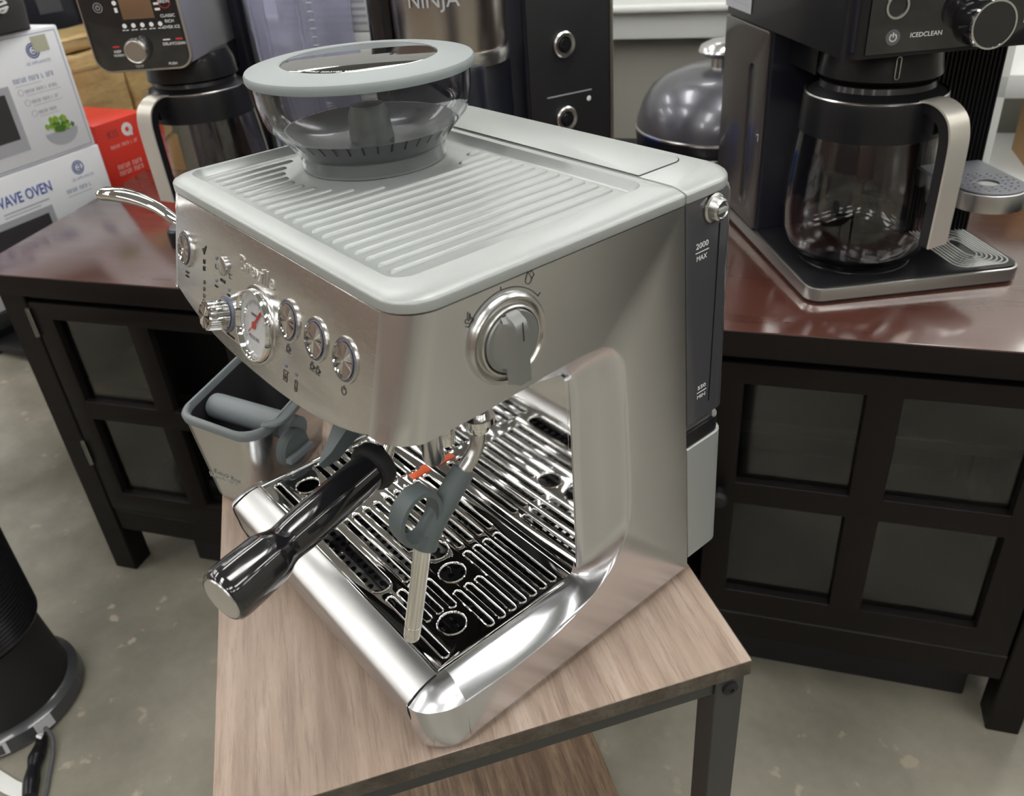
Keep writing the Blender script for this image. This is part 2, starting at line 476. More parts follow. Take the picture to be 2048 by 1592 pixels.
# ================================================================ STAND
ST = TR(.2507, .2495, 0) @ RZ(65.9)     # corner of the top; local x runs along the short end (negative), y along the long side
st = thing('side_table', 'small side table with a greige wood-grain top, brown lower shelf and dark grey metal legs', 'side table')
st.location = ST @ Vector((-.19, .24, FLOOR)); st.rotation_euler = (0, 0, R(65.9))
def stf(name, x0, x1, y0, y1, z0, z1, m, bev=.0006, label=None, parent=None):
    return finish(name, box(x0+.19, x1+.19, y0-.24, y1-.24, z0-FLOOR, z1-FLOOR, bev, 1), m, parent or st, label=label)
o = stf('table_top', -.3875, 0, 0, .48, -.0152, -.0005, VEN, .0005, 'greige wood-grain top')
stf('edge_band', -.3872, -.0003, -.0006, .001, -.0150, -.0009, VEN_E, 0, parent=o)
stf('edge_band', -.0010, .0006, .001, .479, -.0150, -.0009, VEN_E, 0, parent=o)
for x0 in (-.385, -.0265):
    for y0 in (.003, .451):
        lg = stf('leg', x0, x0+.024, y0, y0+.026, FLOOR, -.016, FRAME, .0008)
        sc_ = lathe([(.0065, 0), (.0062, .0022), (.0045, .0034), (.0022, .0036), (.002, .0018), (0, .0016)], 16, M=TR(x0+.012+.19, y0-.24, -.029-FLOOR) @ RX(90) if y0 < .1 else TR(x0+.012+.19, y0+.026-.24, -.029-FLOOR) @ RX(-90))
        finish('screw', sc_, BLACKM, lg)
stf('top_rail', -.361, -.0265, .006, .024, -.036, -.0155, FRAME)
stf('top_rail', -.361, -.0265, .455, .473, -.036, -.0155, FRAME)
stf('side_rail', -.383, -.365, .029, .451, -.036, -.0155, FRAME)
stf('side_rail', -.0225, -.0045, .029, .451, -.036, -.0155, FRAME)
stf('lower_shelf', -.3605, -.027, .03, .45, -.478, -.463, VEN_D, .0006, 'brown wood-grain lower shelf')
stf('shelf_rail', -.361, -.0265, .006, .024, -.484, -.463, FRAME)
stf('shelf_rail', -.361, -.0265, .455, .473, -.484, -.463, FRAME)

# ================================================================ ESPRESSO MACHINE
em = thing('espresso_machine', 'brushed stainless steel espresso machine with bean hopper and pressure gauge on the small wood-grain table', 'espresso machine', (0, .17, 0), world=True)
def yf(z): return .053-.2797*(.3281-z)
def resamp(K, k=5):
    return [tuple(v[:2]) for v in catmull([(a, b, 0) for a, b in K], k)]
RID = [(.0547, .2555), (.10, .2560), (.145, .2590), (.178, .2595), (.193, .257), (.203, .250), (.209, .238), (.2115, .215), (.215, .16), (.2165, .12), (.214, .097), (.205, .078), (.19, .062), (.17, .051), (.14, .042), (.10, .039), (.056, .0415)]
INN = [(.0547, .247), (.10, .2435), (.140, .240), (.166, .2365), (.1735, .234), (.1775, .230), (.179, .223), (.1795, .20), (.1797, .155), (.1799, .115), (.180, .085), (.1798, .068), (.1785, .060), (.172, .0555), (.14, .0548), (.10, .0546), (.055, .0546)]
PROF = [(0, .16), (.05, .1594), (.10, .1578), (.16, .1558), (.5, .1485), (.84, .1420), (.92, .1398), (1, .1350)]
def side_shell(s):
    A = resamp(RID, 4); Bq = resamp(INN, 4)
    bm = bmesh.new()
    poly = [(.0550, .2555), (.0748, .3275), (.2615, .3275), (.2845, .010), (.283, .006), (.056, .006)]
    # flat C-shaped plate: outline then the ridge backwards
    pts = [(.075, .328), (.2625, .328), (.2845, .012), (.283, .006), (.056, .006)] + A[::-1]
    vs = [bm.verts.new((s*.16, y, z)) for y, z in pts]
    f = bm.faces.new(vs); bm.normal_update(); bmesh.ops.triangulate(bm, faces=[f])
    g = grid([[(s*x, a[0]+(b[0]-a[0])*t, a[1]+(b[1]-a[1])*t) for a, b in zip(A, Bq)] for t, x in PROF])
    # rounded head corner
    rows = []
    N_ = 14
    for i in range(7):
        r = []
        for j in range(N_+1):
            a = math.pi/2*j/N_; zb = .2555+.0045*math.sin(a); z = .328+(zb-.328)*i/6
            r.append((s*(.138+.022*math.cos(a)), yf(z)+.022-.022*math.sin(a), z))
        rows.append(r)
    for t, x in PROF[1:]:
        rr = max(.022-(.16-x), .0008); r = []
        for j in range(N_+1):
            a = math.pi/2*j/N_; zb = .2555+.0045*math.sin(a); z = zb+(.247-zb)*t
            yc = yf(.2555)+.022
            r.append((s*(.138+rr*math.cos(a)), yc-rr*math.sin(a)-(.0014 if 0 else 0), z))
        rows.append(r)
    h = grid(rows)
    # rounded foot corner
    rows = []
    for t in (0, .2, .4, .6, .8, .93, 1):
        r = []
        for j in range(N_+1):
            a = math.pi/2*j/N_; zr = .0415+.0045*math.sin(a)
            ex, ey = .138+.022*math.cos(a), .056-.0325*math.sin(a)
            q = (.138, .0495)
            r.append((s*(q[0]+(ex-q[0])*t), q[1]+(ey-q[1])*t+(.0065*(1-math.sin(a))*(1-t)), .0546+(zr-.0546)*t**2.2))
        rows.append(r)
    for k, z in ((.999, -.002), (.985, -.02), (.93, -.036), (.90, -.0395)):
        r = []
        for j in range(N_+1):
            a = math.pi/2*j/N_; zr = .0415+.0045*math.sin(a)
            kk = 1-(1-k)*math.sin(a)
            r.append((s*(.138+.022*math.cos(a)*(1-(1-k)*.3)), .056-.0325*math.sin(a)*(1-(1-k)*2), max(zr+z*(zr/.0415), .004)))
        rows.append(r)
    c = grid(rows)
    out = join(bm, g, h, c)
    bmesh.ops.remove_doubles(out, verts=out.verts[:], dist=3e-5)
    bmesh.ops.recalc_face_normals(out, faces=out.faces[:])
    # make the normals face outwards
    tot = sum((f.normal.x*s)*f.calc_area() for f in out.faces)
    if tot < 0: bmesh.ops.reverse_faces(out, faces=out.faces[:])
    return out
finish('side_panel', side_shell(1), STEEL_SIDE, em, 24)
finish('side_panel', side_shell(-1), STEEL_SIDE, em, 24)

# control panel
U = Vector((0, .2694, .963)); NF = Vector((0, -.963, .2694))
FM = axes((0, .053, .3281), (1, 0, 0), U)
def F(s, t, o=0): return FM @ TR(s, t, o)
chin = [(-.1385, -.0005), (-.1385, -.0700)] + [(x, -.0705-.018*(1-abs(x/.138)**2.6)) for x in [(-.13+.26*i/24) for i in range(25)]] + [(.1385, -.0700), (.1385, -.0005)]
CH = (.0, -.055)      # gauge centre
BTN = [(-.1214, -.0375), (.0433, -.0375), (.0768, -.0375), (.1099, -.0375)]
holes = [circ(*CH, .0222, 40)]
cp = finish('control_panel', plate([chin]+holes, .003, .0005, FM @ TR(0, 0, -.0015)), STEEL_FRONT, em)
finish('seam_gap', plate([[(x*1.002, t-.0008*(1 if t < -.01 else 0)) for x, t in chin]], .002, 0, FM @ TR(0, 0, -.0045)), DARK, em)
def wt(s, h, w, sx, sy, m=INK, parent=cp, o=.0002, bev=0, ext=.00012, align='CENTER', label='lettering'):
    b = text(s, h/.7, None, ext, align, bev)
    xs = [v.co.x for v in b.verts]; W_ = max(xs)-min(xs); cx = (max(xs)+min(xs))/2
    b.transform(Matrix.Diagonal((w/W_, 1, 1, 1)) @ TR(-cx, 0, 0)); b.transform(F(sx, sy, o))
    return finish(label, b, m, parent)
LETM = mat('satin_lettering', (.66, .65, .63), .33, 1)
wt('Breville', .0100, .050, -.0025, -.0215, LETM, bev=.00018, ext=.00025, o=.0003, label='raised_lettering')
for s in (-1, 1):
    finish('panel_seam', tube([F(s*.1388, .0002, -.0006).to_translation(), F(s*.1388, -.0715, -.0006).to_translation()], .0006, 6, smooth=False), DARK, em)
    finish('tray_seam', tube([(s*.1381, .0488, .0549), (s*.1385, .0380, .0534), (s*.1389, .0280, .0492), (s*.1390, .0238, .0455), (s*.1390, .0245, .0330), (s*.1388, .0300, .0060)], .0006, 6, 3), DARK, em)
# round push buttons
def button(sx, sy, r):
    b0 = finish('button', lathe([(r, 0), (r*.985, .0012), (r*.90, .0014), (r*.87, .0004)], 40, F(sx, sy), cap=False), STEEL, cp)
    finish('light_ring', lathe([(r*.875, .0004), (r*.86, .0012), (r*.80, .0012), (r*.78, .0005)], 40, F(sx, sy), cap=False), mat_ring, b0)
    bm = bmesh.new(); n = 30; c = bm.verts.new((0, 0, .0016)); ring = []
    for i in range(n):
        z = .0012+(.00055 if i % 2 else -.00025)+.0003*math.sin(i*2.3)
        ring.append(bm.verts.new((r*.77*math.cos(2*math.pi*i/n), r*.77*math.sin(2*math.pi*i/n), z)))
    for i in range(n): bm.faces.new([c, ring[i], ring[(i+1) % n]])
    rim = lathe([(r*.77, .001), (r*.79, .0022), (r*.745, .0024), (r*.73, .0012)], 40, cap=False)
    bm = join(bm, rim); bm.transform(F(sx, sy, .0002))
    finish('button_face', bm, CHROME2, b0, 8, label='radially brushed bright metal face')
mat_ring = mat('ring_lens', (.13, .14, .20), .35)
for q in BTN: button(*q, .0134)
b0 = finish('filter_button', lathe([(.0066, 0), (.0064, .0016), (.0056, .0020), (0, .0017)], 28, F(-.0531, -.0311)), STEEL, cp)
# pressure gauge
gg = finish('pressure_gauge', lathe([(.0262, -.0002), (.0258, .0010), (.0246, .0012), (.0240, -.001)], 56, F(*CH), cap=False), STEEL, em)
finish('chrome_ring', lathe([(.0240, -.001), (.0238, .0030), (.0231, .0048), (.0220, .0048), (.0210, .0020), (.0206, -.0005)], 56, F(*CH), cap=False), CHROME, gg)
finish('dial', lathe([(.0210, -.0015), (.0210, -.0006), (0, -.0006)], 48, F(*CH)), DIAL, gg, label='white dial with fine black ticks')
tk = []
for i in range(41):
    a = R(225-i*5.2); r0 = .0140 if i % 5 else .0128
    tk.append(stroke([(r0*math.cos(a), r0*math.sin(a)), (.0160*math.cos(a), .0160*math.sin(a))], .00028, F(CH[0], CH[1], -.0005)))
finish('dial_ticks', join(*tk), INK, gg)
b = text('PRESSURE', .0034, None, .0001); b.transform(F(CH[0], CH[1]-.0085, -.0004)); finish('lettering', b, INK, gg)
b = text('ESPRESSO', .0024, None, .0001); b.transform(F(CH[0], CH[1]+.0065, -.0004)); finish('lettering', b, INK, gg)
b = join(stroke([(0, 0), (-.0095*math.cos(R(40)), -.0095*math.sin(R(40)))], .0009, F(*CH, .0004)), stroke([(-.001, -.001), (.0125*math.cos(R(52)), .0125*math.sin(R(52)))], .0022, F(*CH, .0004)), lathe([(.0026, 0), (.0026, .0008), (0, .001)], 20, F(*CH, .0002)))
finish('needle', b, RED_INK, gg, label='red needle')
finish('gauge_glass', lathe([(.0206, .0018), (.012, .0030), (0, .0034)], 40, F(*CH), cap=False), GLASS, gg)
# ribbed adjuster knob
kb = bmesh.new()
rows = []
for z, r in ((0, .0098), (.001, .0102), (.0135, .0098), (.0145, .0092), (.0147, .0085)):
    rows.append([((r+(.00035 if j % 2 else 0)*(1 if z > 0 else 0))*math.cos(2*math.pi*j/72), (r+(.00035 if j % 2 else 0))*math.sin(2*math.pi*j/72), z) for j in range(72)])
kb = grid(rows, close_u=True, cap=False)
bmesh.ops.recalc_face_normals(kb, faces=kb.faces[:])
kb.transform(F(-.047, -.063, .001))
kn = finish('adjuster_knob', kb, CHROME2, em, 20, label='chrome knurled adjuster knob')
bm = bmesh.new(); c = bm.verts.new((0, 0, .0150)); n = 20
ring = [bm.verts.new((.0086*math.cos(2*math.pi*i/n), .0086*math.sin(2*math.pi*i/n), .0147+(.0004 if i % 2 else -.0001))) for i in range(n)]
for i in range(n): bm.faces.new([c, ring[i], ring[(i+1) % n]])
bm.transform(F(-.047, -.063, .001)); finish('knob_face', bm, CHROME2, kn, 8)
finish('knob_collar', lathe([(.0128, 0), (.0126, .0010), (.0105, .0012), (.0100, .001)], 36, F(-.047, -.063)), mat_ring, kn)
# printed icons on the control panel
W_ = .00035
ic = []
def put(b, sx, sy): b.transform(F(sx, sy, .00012)); ic.append(b)
put(join(stroke(arc(0, 0, .0024, 125, 415, 16), W_), stroke([(0, .0006), (0, .0030)], W_)), .1102, -.0556)             # power
def cup(): return join(stroke([(-.0024, .0010), (-.0020, -.0014), (.0010, -.0014), (.0014, .0010)], W_, close=True), stroke([(.0014, .0005), (.0026, .0005), (.0022, -.0008), (.0012, -.0009)], W_), stroke([(-.003, -.0024), (.0022, -.0024)], W_), stroke([(-.0012, .0018), (-.0012, .0026)], W_), stroke([(.0002, .0018), (.0002, .0026)], W_))
put(cup(), .0438, -.0552); put(cup(), .0740, -.0552); put(cup(), .0808, -.0552)
put(join(stroke([(-.0022, .0034), (-.0022, -.0034), (.0022, -.0034), (.0022, .0022), (.0034, .0036)], W_, close=True), stroke([(-.0008, -.001), (.0008, -.001)], W_), stroke([(0, -.0022), (0, .0012)], W_)), .0415, -.0738)
put(join(stroke(rrect(-.0013, .0013, -.0042, .0032, .0013, 4), W_, close=True), stroke([(-.0013, -.002), (.0013, -.002)], .0008)), .0555, -.0745)
for px, py in ((.0415, -.0672), (.0553, -.0675), (-.0655, -.0290), (-.0440, -.0290), (-.0655, -.0450), (-.0440, -.0450)):
    finish('indicator_light', lathe([(.0013, 0), (.0012, .0005), (0, .0007)], 14, F(px, py)), mat_ring, cp)
put(join(stroke([(-.002, .0014), (-.0014, -.0012), (.0014, -.0012)], W_)), -.0655, -.0352)
put(join(stroke([(.002, .0014), (-.0018, .0014), (-.0014, -.0014), (.0014, -.0014)], W_)), -.0425, -.0352)
put(join(stroke([(-.003, .0), (-.0006, -.0028), (.0024, .0030), (-.0004, .0005)], .0010)), -.0868, -.0290)
for i, (yy, w) in enumerate(((-.0375, .0032), (-.0425, .0034), (-.0525, .0016), (-.0575, .002), (-.0625, .0024), (-.0665, .003), (-.0705, .0036))):
    if i < 2: put(join(*[stroke([(-w/2+j*.0011, -.0013), (-w/2+j*.0011, .0013)], .0006) for j in range(3)]+[stroke([(-w/2, .0014), (w/2, .0014)], W_)]), -.0868, yy)
    else: put(stroke([(-w/2, .0012), (-w/2, -.0012), (w/2, -.0012), (w/2, .0012)], W_), -.0868, yy)
for w in ic: finish('printed_icon', w, INK, cp)
wt('FILTER', .0021, .0080, -.0544, -.0420)
wt('SINGLE', .0013, .005, -.0655, -.0490); wt('DOUBLE', .0013, .005, -.0440, -.0490)
wt('GRIND AMOUNT', .0016, .013, -.0400, -.0765)
wt('TAMP', .0014, .006, -.1190, -.0545); wt('ASSIST', .0014, .006, -.1190, -.0575)

# top cover with its cup-warming recess
def ol(x0, x1, y0, y1, r, z): return lift(rrect(x0, x1, y0, y1, r, 8), z)
rr_ = [.0015, .0015, .024, .024]
bm = loft([ol(-.1605, .1605, .0520, .2632, rr_, .3289), ol(-.1605, .1605, .0520, .2632, rr_, .3338), ol(-.1600, .1600, .0525, .2631, rr_, .3350), ol(-.1588, .1588, .0537, .2630, rr_, .3358),
           ol(-.1555, .1555, .0565, .2628, [.0015, .0015, .022, .022], .3369), ol(-.1520, .1520, .0600, .2626, [.0015, .0015, .020, .020], .3378),
           ol(-.1490, .1350, .0668, .2570, .013, .3380), ol(-.1482, .1342, .0676, .2562, .012, .3372), ol(-.1450, .1310, .0700, .2530, .011, .3325), ol(-.1430, .1290, .0715, .2510, .010, .3316)], True)
tc = finish('top_cover', bm, SILVER, em, 40)
HX, HY = -.080, .187
finish('cover_gap', slab(rrect(-.1597, .1597, .0532, .2628, [.0015, .0015, .023, .023], 8), .3265, .3287), DARK, em)
def rib(x, y0, y1):
    P_ = [(-.0021, 0), (-.0016, .0016), (0, .0022), (.0016, .0016), (.0021, 0)]
    rows = []
    for y, k in ((y0, .05), (y0+.0012, .7), (y0+.0028, 1), (y1-.0028, 1), (y1-.0012, .7), (y1, .05)):
        rows.append([(x+a*min(1, k+.25), y, .3314+b*k) for a, b in P_])
    bm = grid(rows); bmesh.ops.recalc_face_normals(bm, faces=bm.faces[:]); return finish('rib', bm, SILVER, tc, 60)
for i in range(20):
    x = -.1292+.01265*i; y0, y1 = .0775, .2485
    dx = abs(x-(-.0765))
    if dx < .069:
        h_ = math.sqrt(.069**2-dx*dx)
        if HY-h_-y0 > .01: rib(x, y0, HY-h_)
        if y1-(HY+h_) > .006: rib(x, HY+h_, y1)
    else: rib(x, y0, y1)
# rear lid over the water tank
rl = [.030, .030, .0015, .0015]
finish('tank_lid', loft([ol(-.1605, .1605, .2642, .3245, rl, .3290), ol(-.1605, .1605, .2642, .3245, rl, .3338), ol(-.1600, .1600, .2643, .3242, rl, .3350), ol(-.1588, .1588, .2644, .3235, rl, .3358), ol(-.155, .155, .2646, .3205, [.027, .027, .0015, .0015], .3370), ol(-.149, .149, .2648, .317, [.024, .024, .0015, .0015], .3380)]), SILVER, em, 40)
finish('lid_gap', plate([rrect(-.1195, .1195, .2650, .3118, [.010, .010, .001, .001])], .0004, 0, TR(0, 0, .3381)), DARK, em)
finish('lid_panel', slab(rrect(-.1188, .1188, .2655, .3111, [.0095, .0095, .001, .001]), .3379, .3388, .0004), SILVER, em)
# water tank and its lower cover
def tl(z, ins=0): return lift(rrect(-.1592+ins, .1592-ins, .2640+(.328-z)*.0695+.0006, .3185+(.328-z)*.030-ins, [.012, .012, .001, .001], 6), z)
tk_ = finish('water_tank', loft([tl(.1505, .003), tl(.153), tl(.20), tl(.26), tl(.326), tl(.3283, .001)]), TANKM, em, label='dark smoky water tank')
finish('tank_ridge', box(.1590, .1597, .3000, .3008, .165, .306), BLACKG, tk_)
finish('tank_foot_band', loft([tl(.1435, .004), tl(.1500, .004)]), TANKM, em)
finish('tank_base', loft([tl(.1305, .0015), tl(.1430, .0015)]), BLACK, em)
finish('rear_cover', loft([tl(.010, .006), tl(.0125, .001), tl(.014), tl(.129), tl(.1300, .001)]), SILVER, em, label='silver rear cover below the tank')
SM = axes((.1595, 0, 0), (0, 1, 0), (0, 0, 1))     # right side: x->world y, y->world z, normal +x
def side_text(s, h, w, y, z, m=WHITE_INK, parent=None, x=0):
    b = text(s, h/.7, None, .00012); xs = [v.co.x for v in b.verts]
    b.transform(Matrix.Diagonal((w/(max(xs)-min(xs)), 1, 1, 1))); b.transform(SM @ TR(y, z, x)); return finish('lettering', b, m, parent or tk_)
side_text('2000', .0040, .0125, .2830, .2955); side_text('MAX', .0036, .0105, .2830, .2866)
side_text('550', .0030, .009, .2910, .1815); side_text('MIN', .0030, .009, .2910, .1735)
finish('level_line', join(stroke([(.2765, .2912), (.2895, .2912)], .0006, SM @ TR(0, 0, .0001)), stroke([(.286, .1777), (.296, .1777)], .0006, SM @ TR(0, 0, .0001))), WHITE_INK, tk_)
lk = lathe([(.0100, 0), (.0100, .0012), (.0085, .0020), (.0075, .0065), (.0062, .0078), (.0056, .0078), (.005, .0070), (0, .0070)], 32, SM @ TR(.2925, .3185, 0))
lk = finish('tank_latch', lk, STEEL, tk_, label='round bright latch button')
finish('latch_bar', box(-.0046, .0046, -.0016, .0016, .0068, .0082, .0004, M=SM @ TR(.2925, .3185, 0)), SILVER, lk)

# side dial
SK = axes((.16, .1150, .2950), (0, 1, 0), (0, 0, 1))
dk = finish('dial_ring', lathe([(.0272, -.001), (.0268, .0022), (.0252, .0042), (.0238, .0040), (.0222, .0022), (.0212, .0022), (.0206, .0046), (.0198, .0052), (.0192, .0050), (.0190, .0005)], 64, SK, cap=False), STEEL, em, label='polished dished ring')
finish('dial_gap', lathe([(.0191, .0003), (0, .0003)], 40, SK), DARK, em)
kn = finish('steam_dial', lathe([(.0184, .0012), (.0184, .0056), (.0178, .0064), (.0100, .0066), (0, .0066)], 48, SK), SILVER_DK, em, label='grey steam and hot water dial')
# the grip: a blade whose left flank is scooped
rows = []
for i in range(13):
    v = i/12; z = .0182-(.0182+.0226)*v
    top = .0145 if v > .12 else .0070+.0075*(v/.12)**.6
    half = .0043
    L_ = max(-math.sqrt(max(.0181**2-z*z, 1e-6)), -.018) if abs(z) < .018 else -.0046
    rows.append([(L_*.98, z, .0058), (L_*.62-.002, z, .0068), (-half-.0040, z, .0088 if v > .05 else .007), (-half-.0012, z, top*.78), (-half, z, top), (half*.9, z, top), (half+.0006, z, top*.6), (half+.0012, z, .0060)])
gb = grid(rows, cap=False)
for r in (0, -1):
    pass
bmesh.ops.holes_fill(gb, edges=[e for e in gb.edges if e.is_boundary], sides=60)
bmesh.ops.recalc_face_normals(gb, faces=gb.faces[:]); gb.transform(SK)
finish('grip', gb, SILVER_DK, kn, 38)
finish('pointer_line', join(stroke([(.0002, .0145), (.0002, .0040)], .0007, SK @ TR(0, 0, .0146))), INK, kn)
prt = [stroke(arc(0, 0, .0292, 35, 146, 40), .00042, SK @ TR(0, 0, .0001)), stroke([(.0292*math.cos(R(35)), .0292*math.sin(R(35))), (.0315*math.cos(R(35)), .0315*math.sin(R(35)))], .00042, SK @ TR(0, 0, .0001)),
       stroke([(.0292*math.cos(R(146)), .0292*math.sin(R(146))), (.0315*math.cos(R(146)), .0315*math.sin(R(146)))], .00042, SK @ TR(0, 0, .0001)), stroke([(-.0012, .0292), (-.0012, .0312)], .00042, SK @ TR(0, 0, .0001))]
def drop(cx, cy, k): return [(cx, cy+.0042*k)] + [(cx+.0022*k*math.cos(R(a)), cy-.0006+.0024*k*math.sin(R(a))) for a in range(20, -201, -20)]
prt.append(stroke(drop(.0180, .0292, 1), .00035, SK @ TR(0, 0, .0001), close=True)); prt.append(stroke([(.0196, .0325), (.0206, .0335), (.0222, .0305), (.0200, .0280)], .00035, SK @ TR(0, 0, .0001)))
prt.append(stroke([(-.0250, .0215), (-.0262, .0205), (-.0258, .0192), (-.0242, .0188), (-.0232, .0182), (-.0214, .0186), (-.0206, .0196), (-.0212, .0208), (-.0222, .0212)], .00035, SK @ TR(0, 0, .0001)))
prt.append(stroke([(-.0240, .0200), (-.0243, .0225), (-.0238, .0250)], .00035, SK @ TR(0, 0, .0001))); prt.append(stroke([(-.0232, .0200), (-.0230, .0230), (-.0226, .0238), (-.0222, .0205)], .00035, SK @ TR(0, 0, .0001)))
finish('dial_print', join(*prt), INK, em)

# undersides, splash wall, base
und = [(-.1375, .060), (-.1375, .1795), (.1375, .1795), (.1375, .060), (.125, .0415), (.06, .0330), (-.06, .0330), (-.125, .0415)]
finish('head_underside', slab(und, .2478, .2520), BLACKM, em)
finish('splash_wall', box(-.1375, .1375, .1797, .182, .0535, .2478), CHROME2, em, label='mirror-polished splash wall')
finish('inner_frame', box(-.136, .136, .183, .262, .008, .327), DARK, em)
finish('base_plate', slab(rrect(-.150, .150, .044, .318, .02), .0, .0075), BLACKM, em)
# drip tray: front strip, pan and grate
ps = [(.0494, .0546), (.0470, .0549), (.0420, .0543), (.0350, .0522), (.0290, .0494), (.0252, .0472), (.0238, .0452), (.0236, .0425), (.0262, .0200), (.0300, .0060), (.0330, .0045)]
bm = grid([[(x, y, z) for y, z in ps] for x in (-.1376, .1376)]); bmesh.ops.recalc_face_normals(bm, faces=bm.faces[:])
if sum(f.normal.z*f.calc_area() for f in bm.faces) < 0: bmesh.ops.reverse_faces(bm, faces=bm.faces[:])
dt = finish('drip_tray', bm, STEEL_TRAY, em, 30)
pan = [box(-.136, .136, .051, .1785, .012, .014), box(-.1375, -.1355, .051, .179, .012, .0525), box(.1355, .1375, .051, .179, .012, .0525), box(-.1375, .1375, .0495, .0512, .008, .0532), box(-.1375, .1375, .1780, .1797, .012, .0525)]
finish('tray_pan', join(*pan), BLACKM, dt)
PY = [.0634, .0733, .0835, .0940, .1035, .1140, .1240, .1340, .1440, .1540, .1643]
slots = []; hl = [(.1088, .0835), (.0688, .1135), (.0400, .1180), (-.1088, .0835), (-.0688, .1135)]
def sl(x0, x1, y, w=.0052): slots.append(rrect(x0, x1, y-w/2, y+w/2, w/2-.00001, 5))
for k, y in enumerate(PY):
    for s in (1, -1):
        if k == 0: a, b = .0560, .1300
        elif k in (1, 2): a, b = .0558, .0955
        elif k == 3: a, b = .0610, .0975
        elif k in (4, 5, 6): a, b = .0862, .1300
        else: a, b = .0582, .1300
        if s > 0: sl(a, b, y)
        else: sl(-b, -a, y)
for y in (.0835, .0935): sl(-.044, .052, y)
for y in (.1040, .1145): sl(-.044, .027, y)
sl(-.044, .026, .1250)
for y in (.1352, .1455, .1558, .1665): sl(-.044, .051, y)
win = rrect(-.0440, .0475, .0580, .0735, .0074, 7)
gr = plate([rrect(-.1366, .1366, .0512, .1782, .002, 2)] + slots + [win] + [circ(x, y, .0098, 26) for x, y in hl], .0024, .0009, TR(0, 0, .0525), 3)
gr = finish('tray_grate', gr, CHROME2, dt, 50, label='mirror-polished slotted grate')
# raised rims of slots and rings
def rimloop(lp, r=.0006, z=.0540):
    n = len(lp); rows = []
    a_ = shrink(lp, -r); c_ = shrink(lp, r*.6)
    return grid([[(x, y, z-.0004) for x, y in shrink(lp, -2*r)], [(x, y, z+.0007) for x, y in a_], [(x, y, z+.0004) for x, y in lp], [(x, y, z-.0016) for x, y in c_]], close_u=True)
rb = join(*[rimloop(l_) for l_ in slots+[win]+[circ(x, y, .0102, 30) for x, y in hl]])
bmesh.ops.recalc_face_normals(rb, faces=rb.faces[:])
o = finish('slot_rims', rb, CHROME, gr, 60)
# perforated shelf under the grate
per = [circ(-.13+.0088*i+(.0044 if j % 2 else 0), .056+.0088*j, .0026, 8) for i in range(30) for j in range(14)]
finish('perforated_plate', plate([rrect(-.135, .135, .0515, .178, .002, 1)]+per, .001, 0, TR(0, 0, .040)), BLACKG, dt, label='black perforated plate under the grate')
fl = join(box(-.058, -.0470, .1700, .1765, .0530, .0546, .0006), box(-.0555, -.0470, .1560, .1715, .0530, .0546, .0006))
finish('tray_float', fl, ORANGE, dt, label='orange full-tray float')
finish('tray_trim', join(box(-.1376, .1376, .0494, .0516, .0530, .0550, .0006), box(.1358, .1380, .0516, .1790, .0530, .0550, .0006), box(-.1380, -.1358, .0516, .1790, .0530, .0550, .0006)), CHROME, dt)

# brew group and grind outlet under the head
GX, GY = .0630, .1180
finish('group_head', lathe([(.040, .2480), (.040, .2400), (.037, .2350), (.037, .2300), (.030, .2290), (0, .2290)], 40, TR(GX, GY, 0)), STEEL, em)
finish('grind_outlet', lathe([(.046, .2480), (.0455, .2260), (.042, .2190), (.030, .2170), (0, .2170)], 40, TR(-.038, .0930, 0)), RUBBER, em)
finish('tamp_tab', loft([[(.036+a, .086+b*.4, .247), (.062+a, .090+b*.4, .246), (.064+a, .094, .232), (.036+a, .092, .232)] for a, b in ((0, 0), )] + [[(.048, .062, .226), (.068, .060, .225), (.069, .064, .214), (.049, .066, .214)], [(.055, .044, .208), (.066, .041, .207), (.067, .044, .200), (.057, .048, .199)], [(.060, .034, .201), (.064, .032, .201), (.0645, .034, .197), (.061, .036, .197)]], True), RUBBER, em, 60)
finish('hot_water_spout', lathe([(.0065, .248), (.0065, .222), (.0058, .2195), (.0045, .2195)], 20, TR(.134, .074, 0)), STEEL, em)

# steam wand
wn = tube([(.150, .098, .250), (.150, .0965, .238), (.150, .0945, .229), (.150, .0895, .2220), (.150, .0820, .2155), (.150, .0640, .1970), (.150, .0500, .1815)], .0046, 18, 6)
wn = finish('steam_wand', wn, STEEL, em, 50)
finish('wand_collar', join(lathe([(.0095, .2478), (.0095, .2440), (.0072, .2420), (.0060, .2420)], 20, TR(.150, .0975, 0)), lathe([(.0064, .2425), (.0068, .2400), (.0060, .2375), (.0047, .2372)], 20, TR(.150, .0970, 0))), CHROME, wn)
finish('wand_tip', tube([(.1500, .0485, .1790), (.150, .0410, .1520), (.1500, .0322, .1215), (.1500, .0307, .1165), (.150, .0303, .1150)], [.0052, .0052, .0052, .0048, .0030], 20, 4), CHROME, wn, 50)
finish('tip_seam', tube([(.150, .03335, .1253), (.150, .0332, .1247)], .00535, 20, smooth=False), STEEL, wn)
sv = tube([(.150, .0832, .2165), (.150, .0720, .2055), (.150, .0605, .1945), (.150, .0535, .1870), (.150, .0492, .1790)], [.0070, .0072, .0074, .0078, .0080], 20, 6)
sv = finish('silicone_sleeve', sv, RUBBER, wn, 50, label='dark grey silicone grip sleeve')
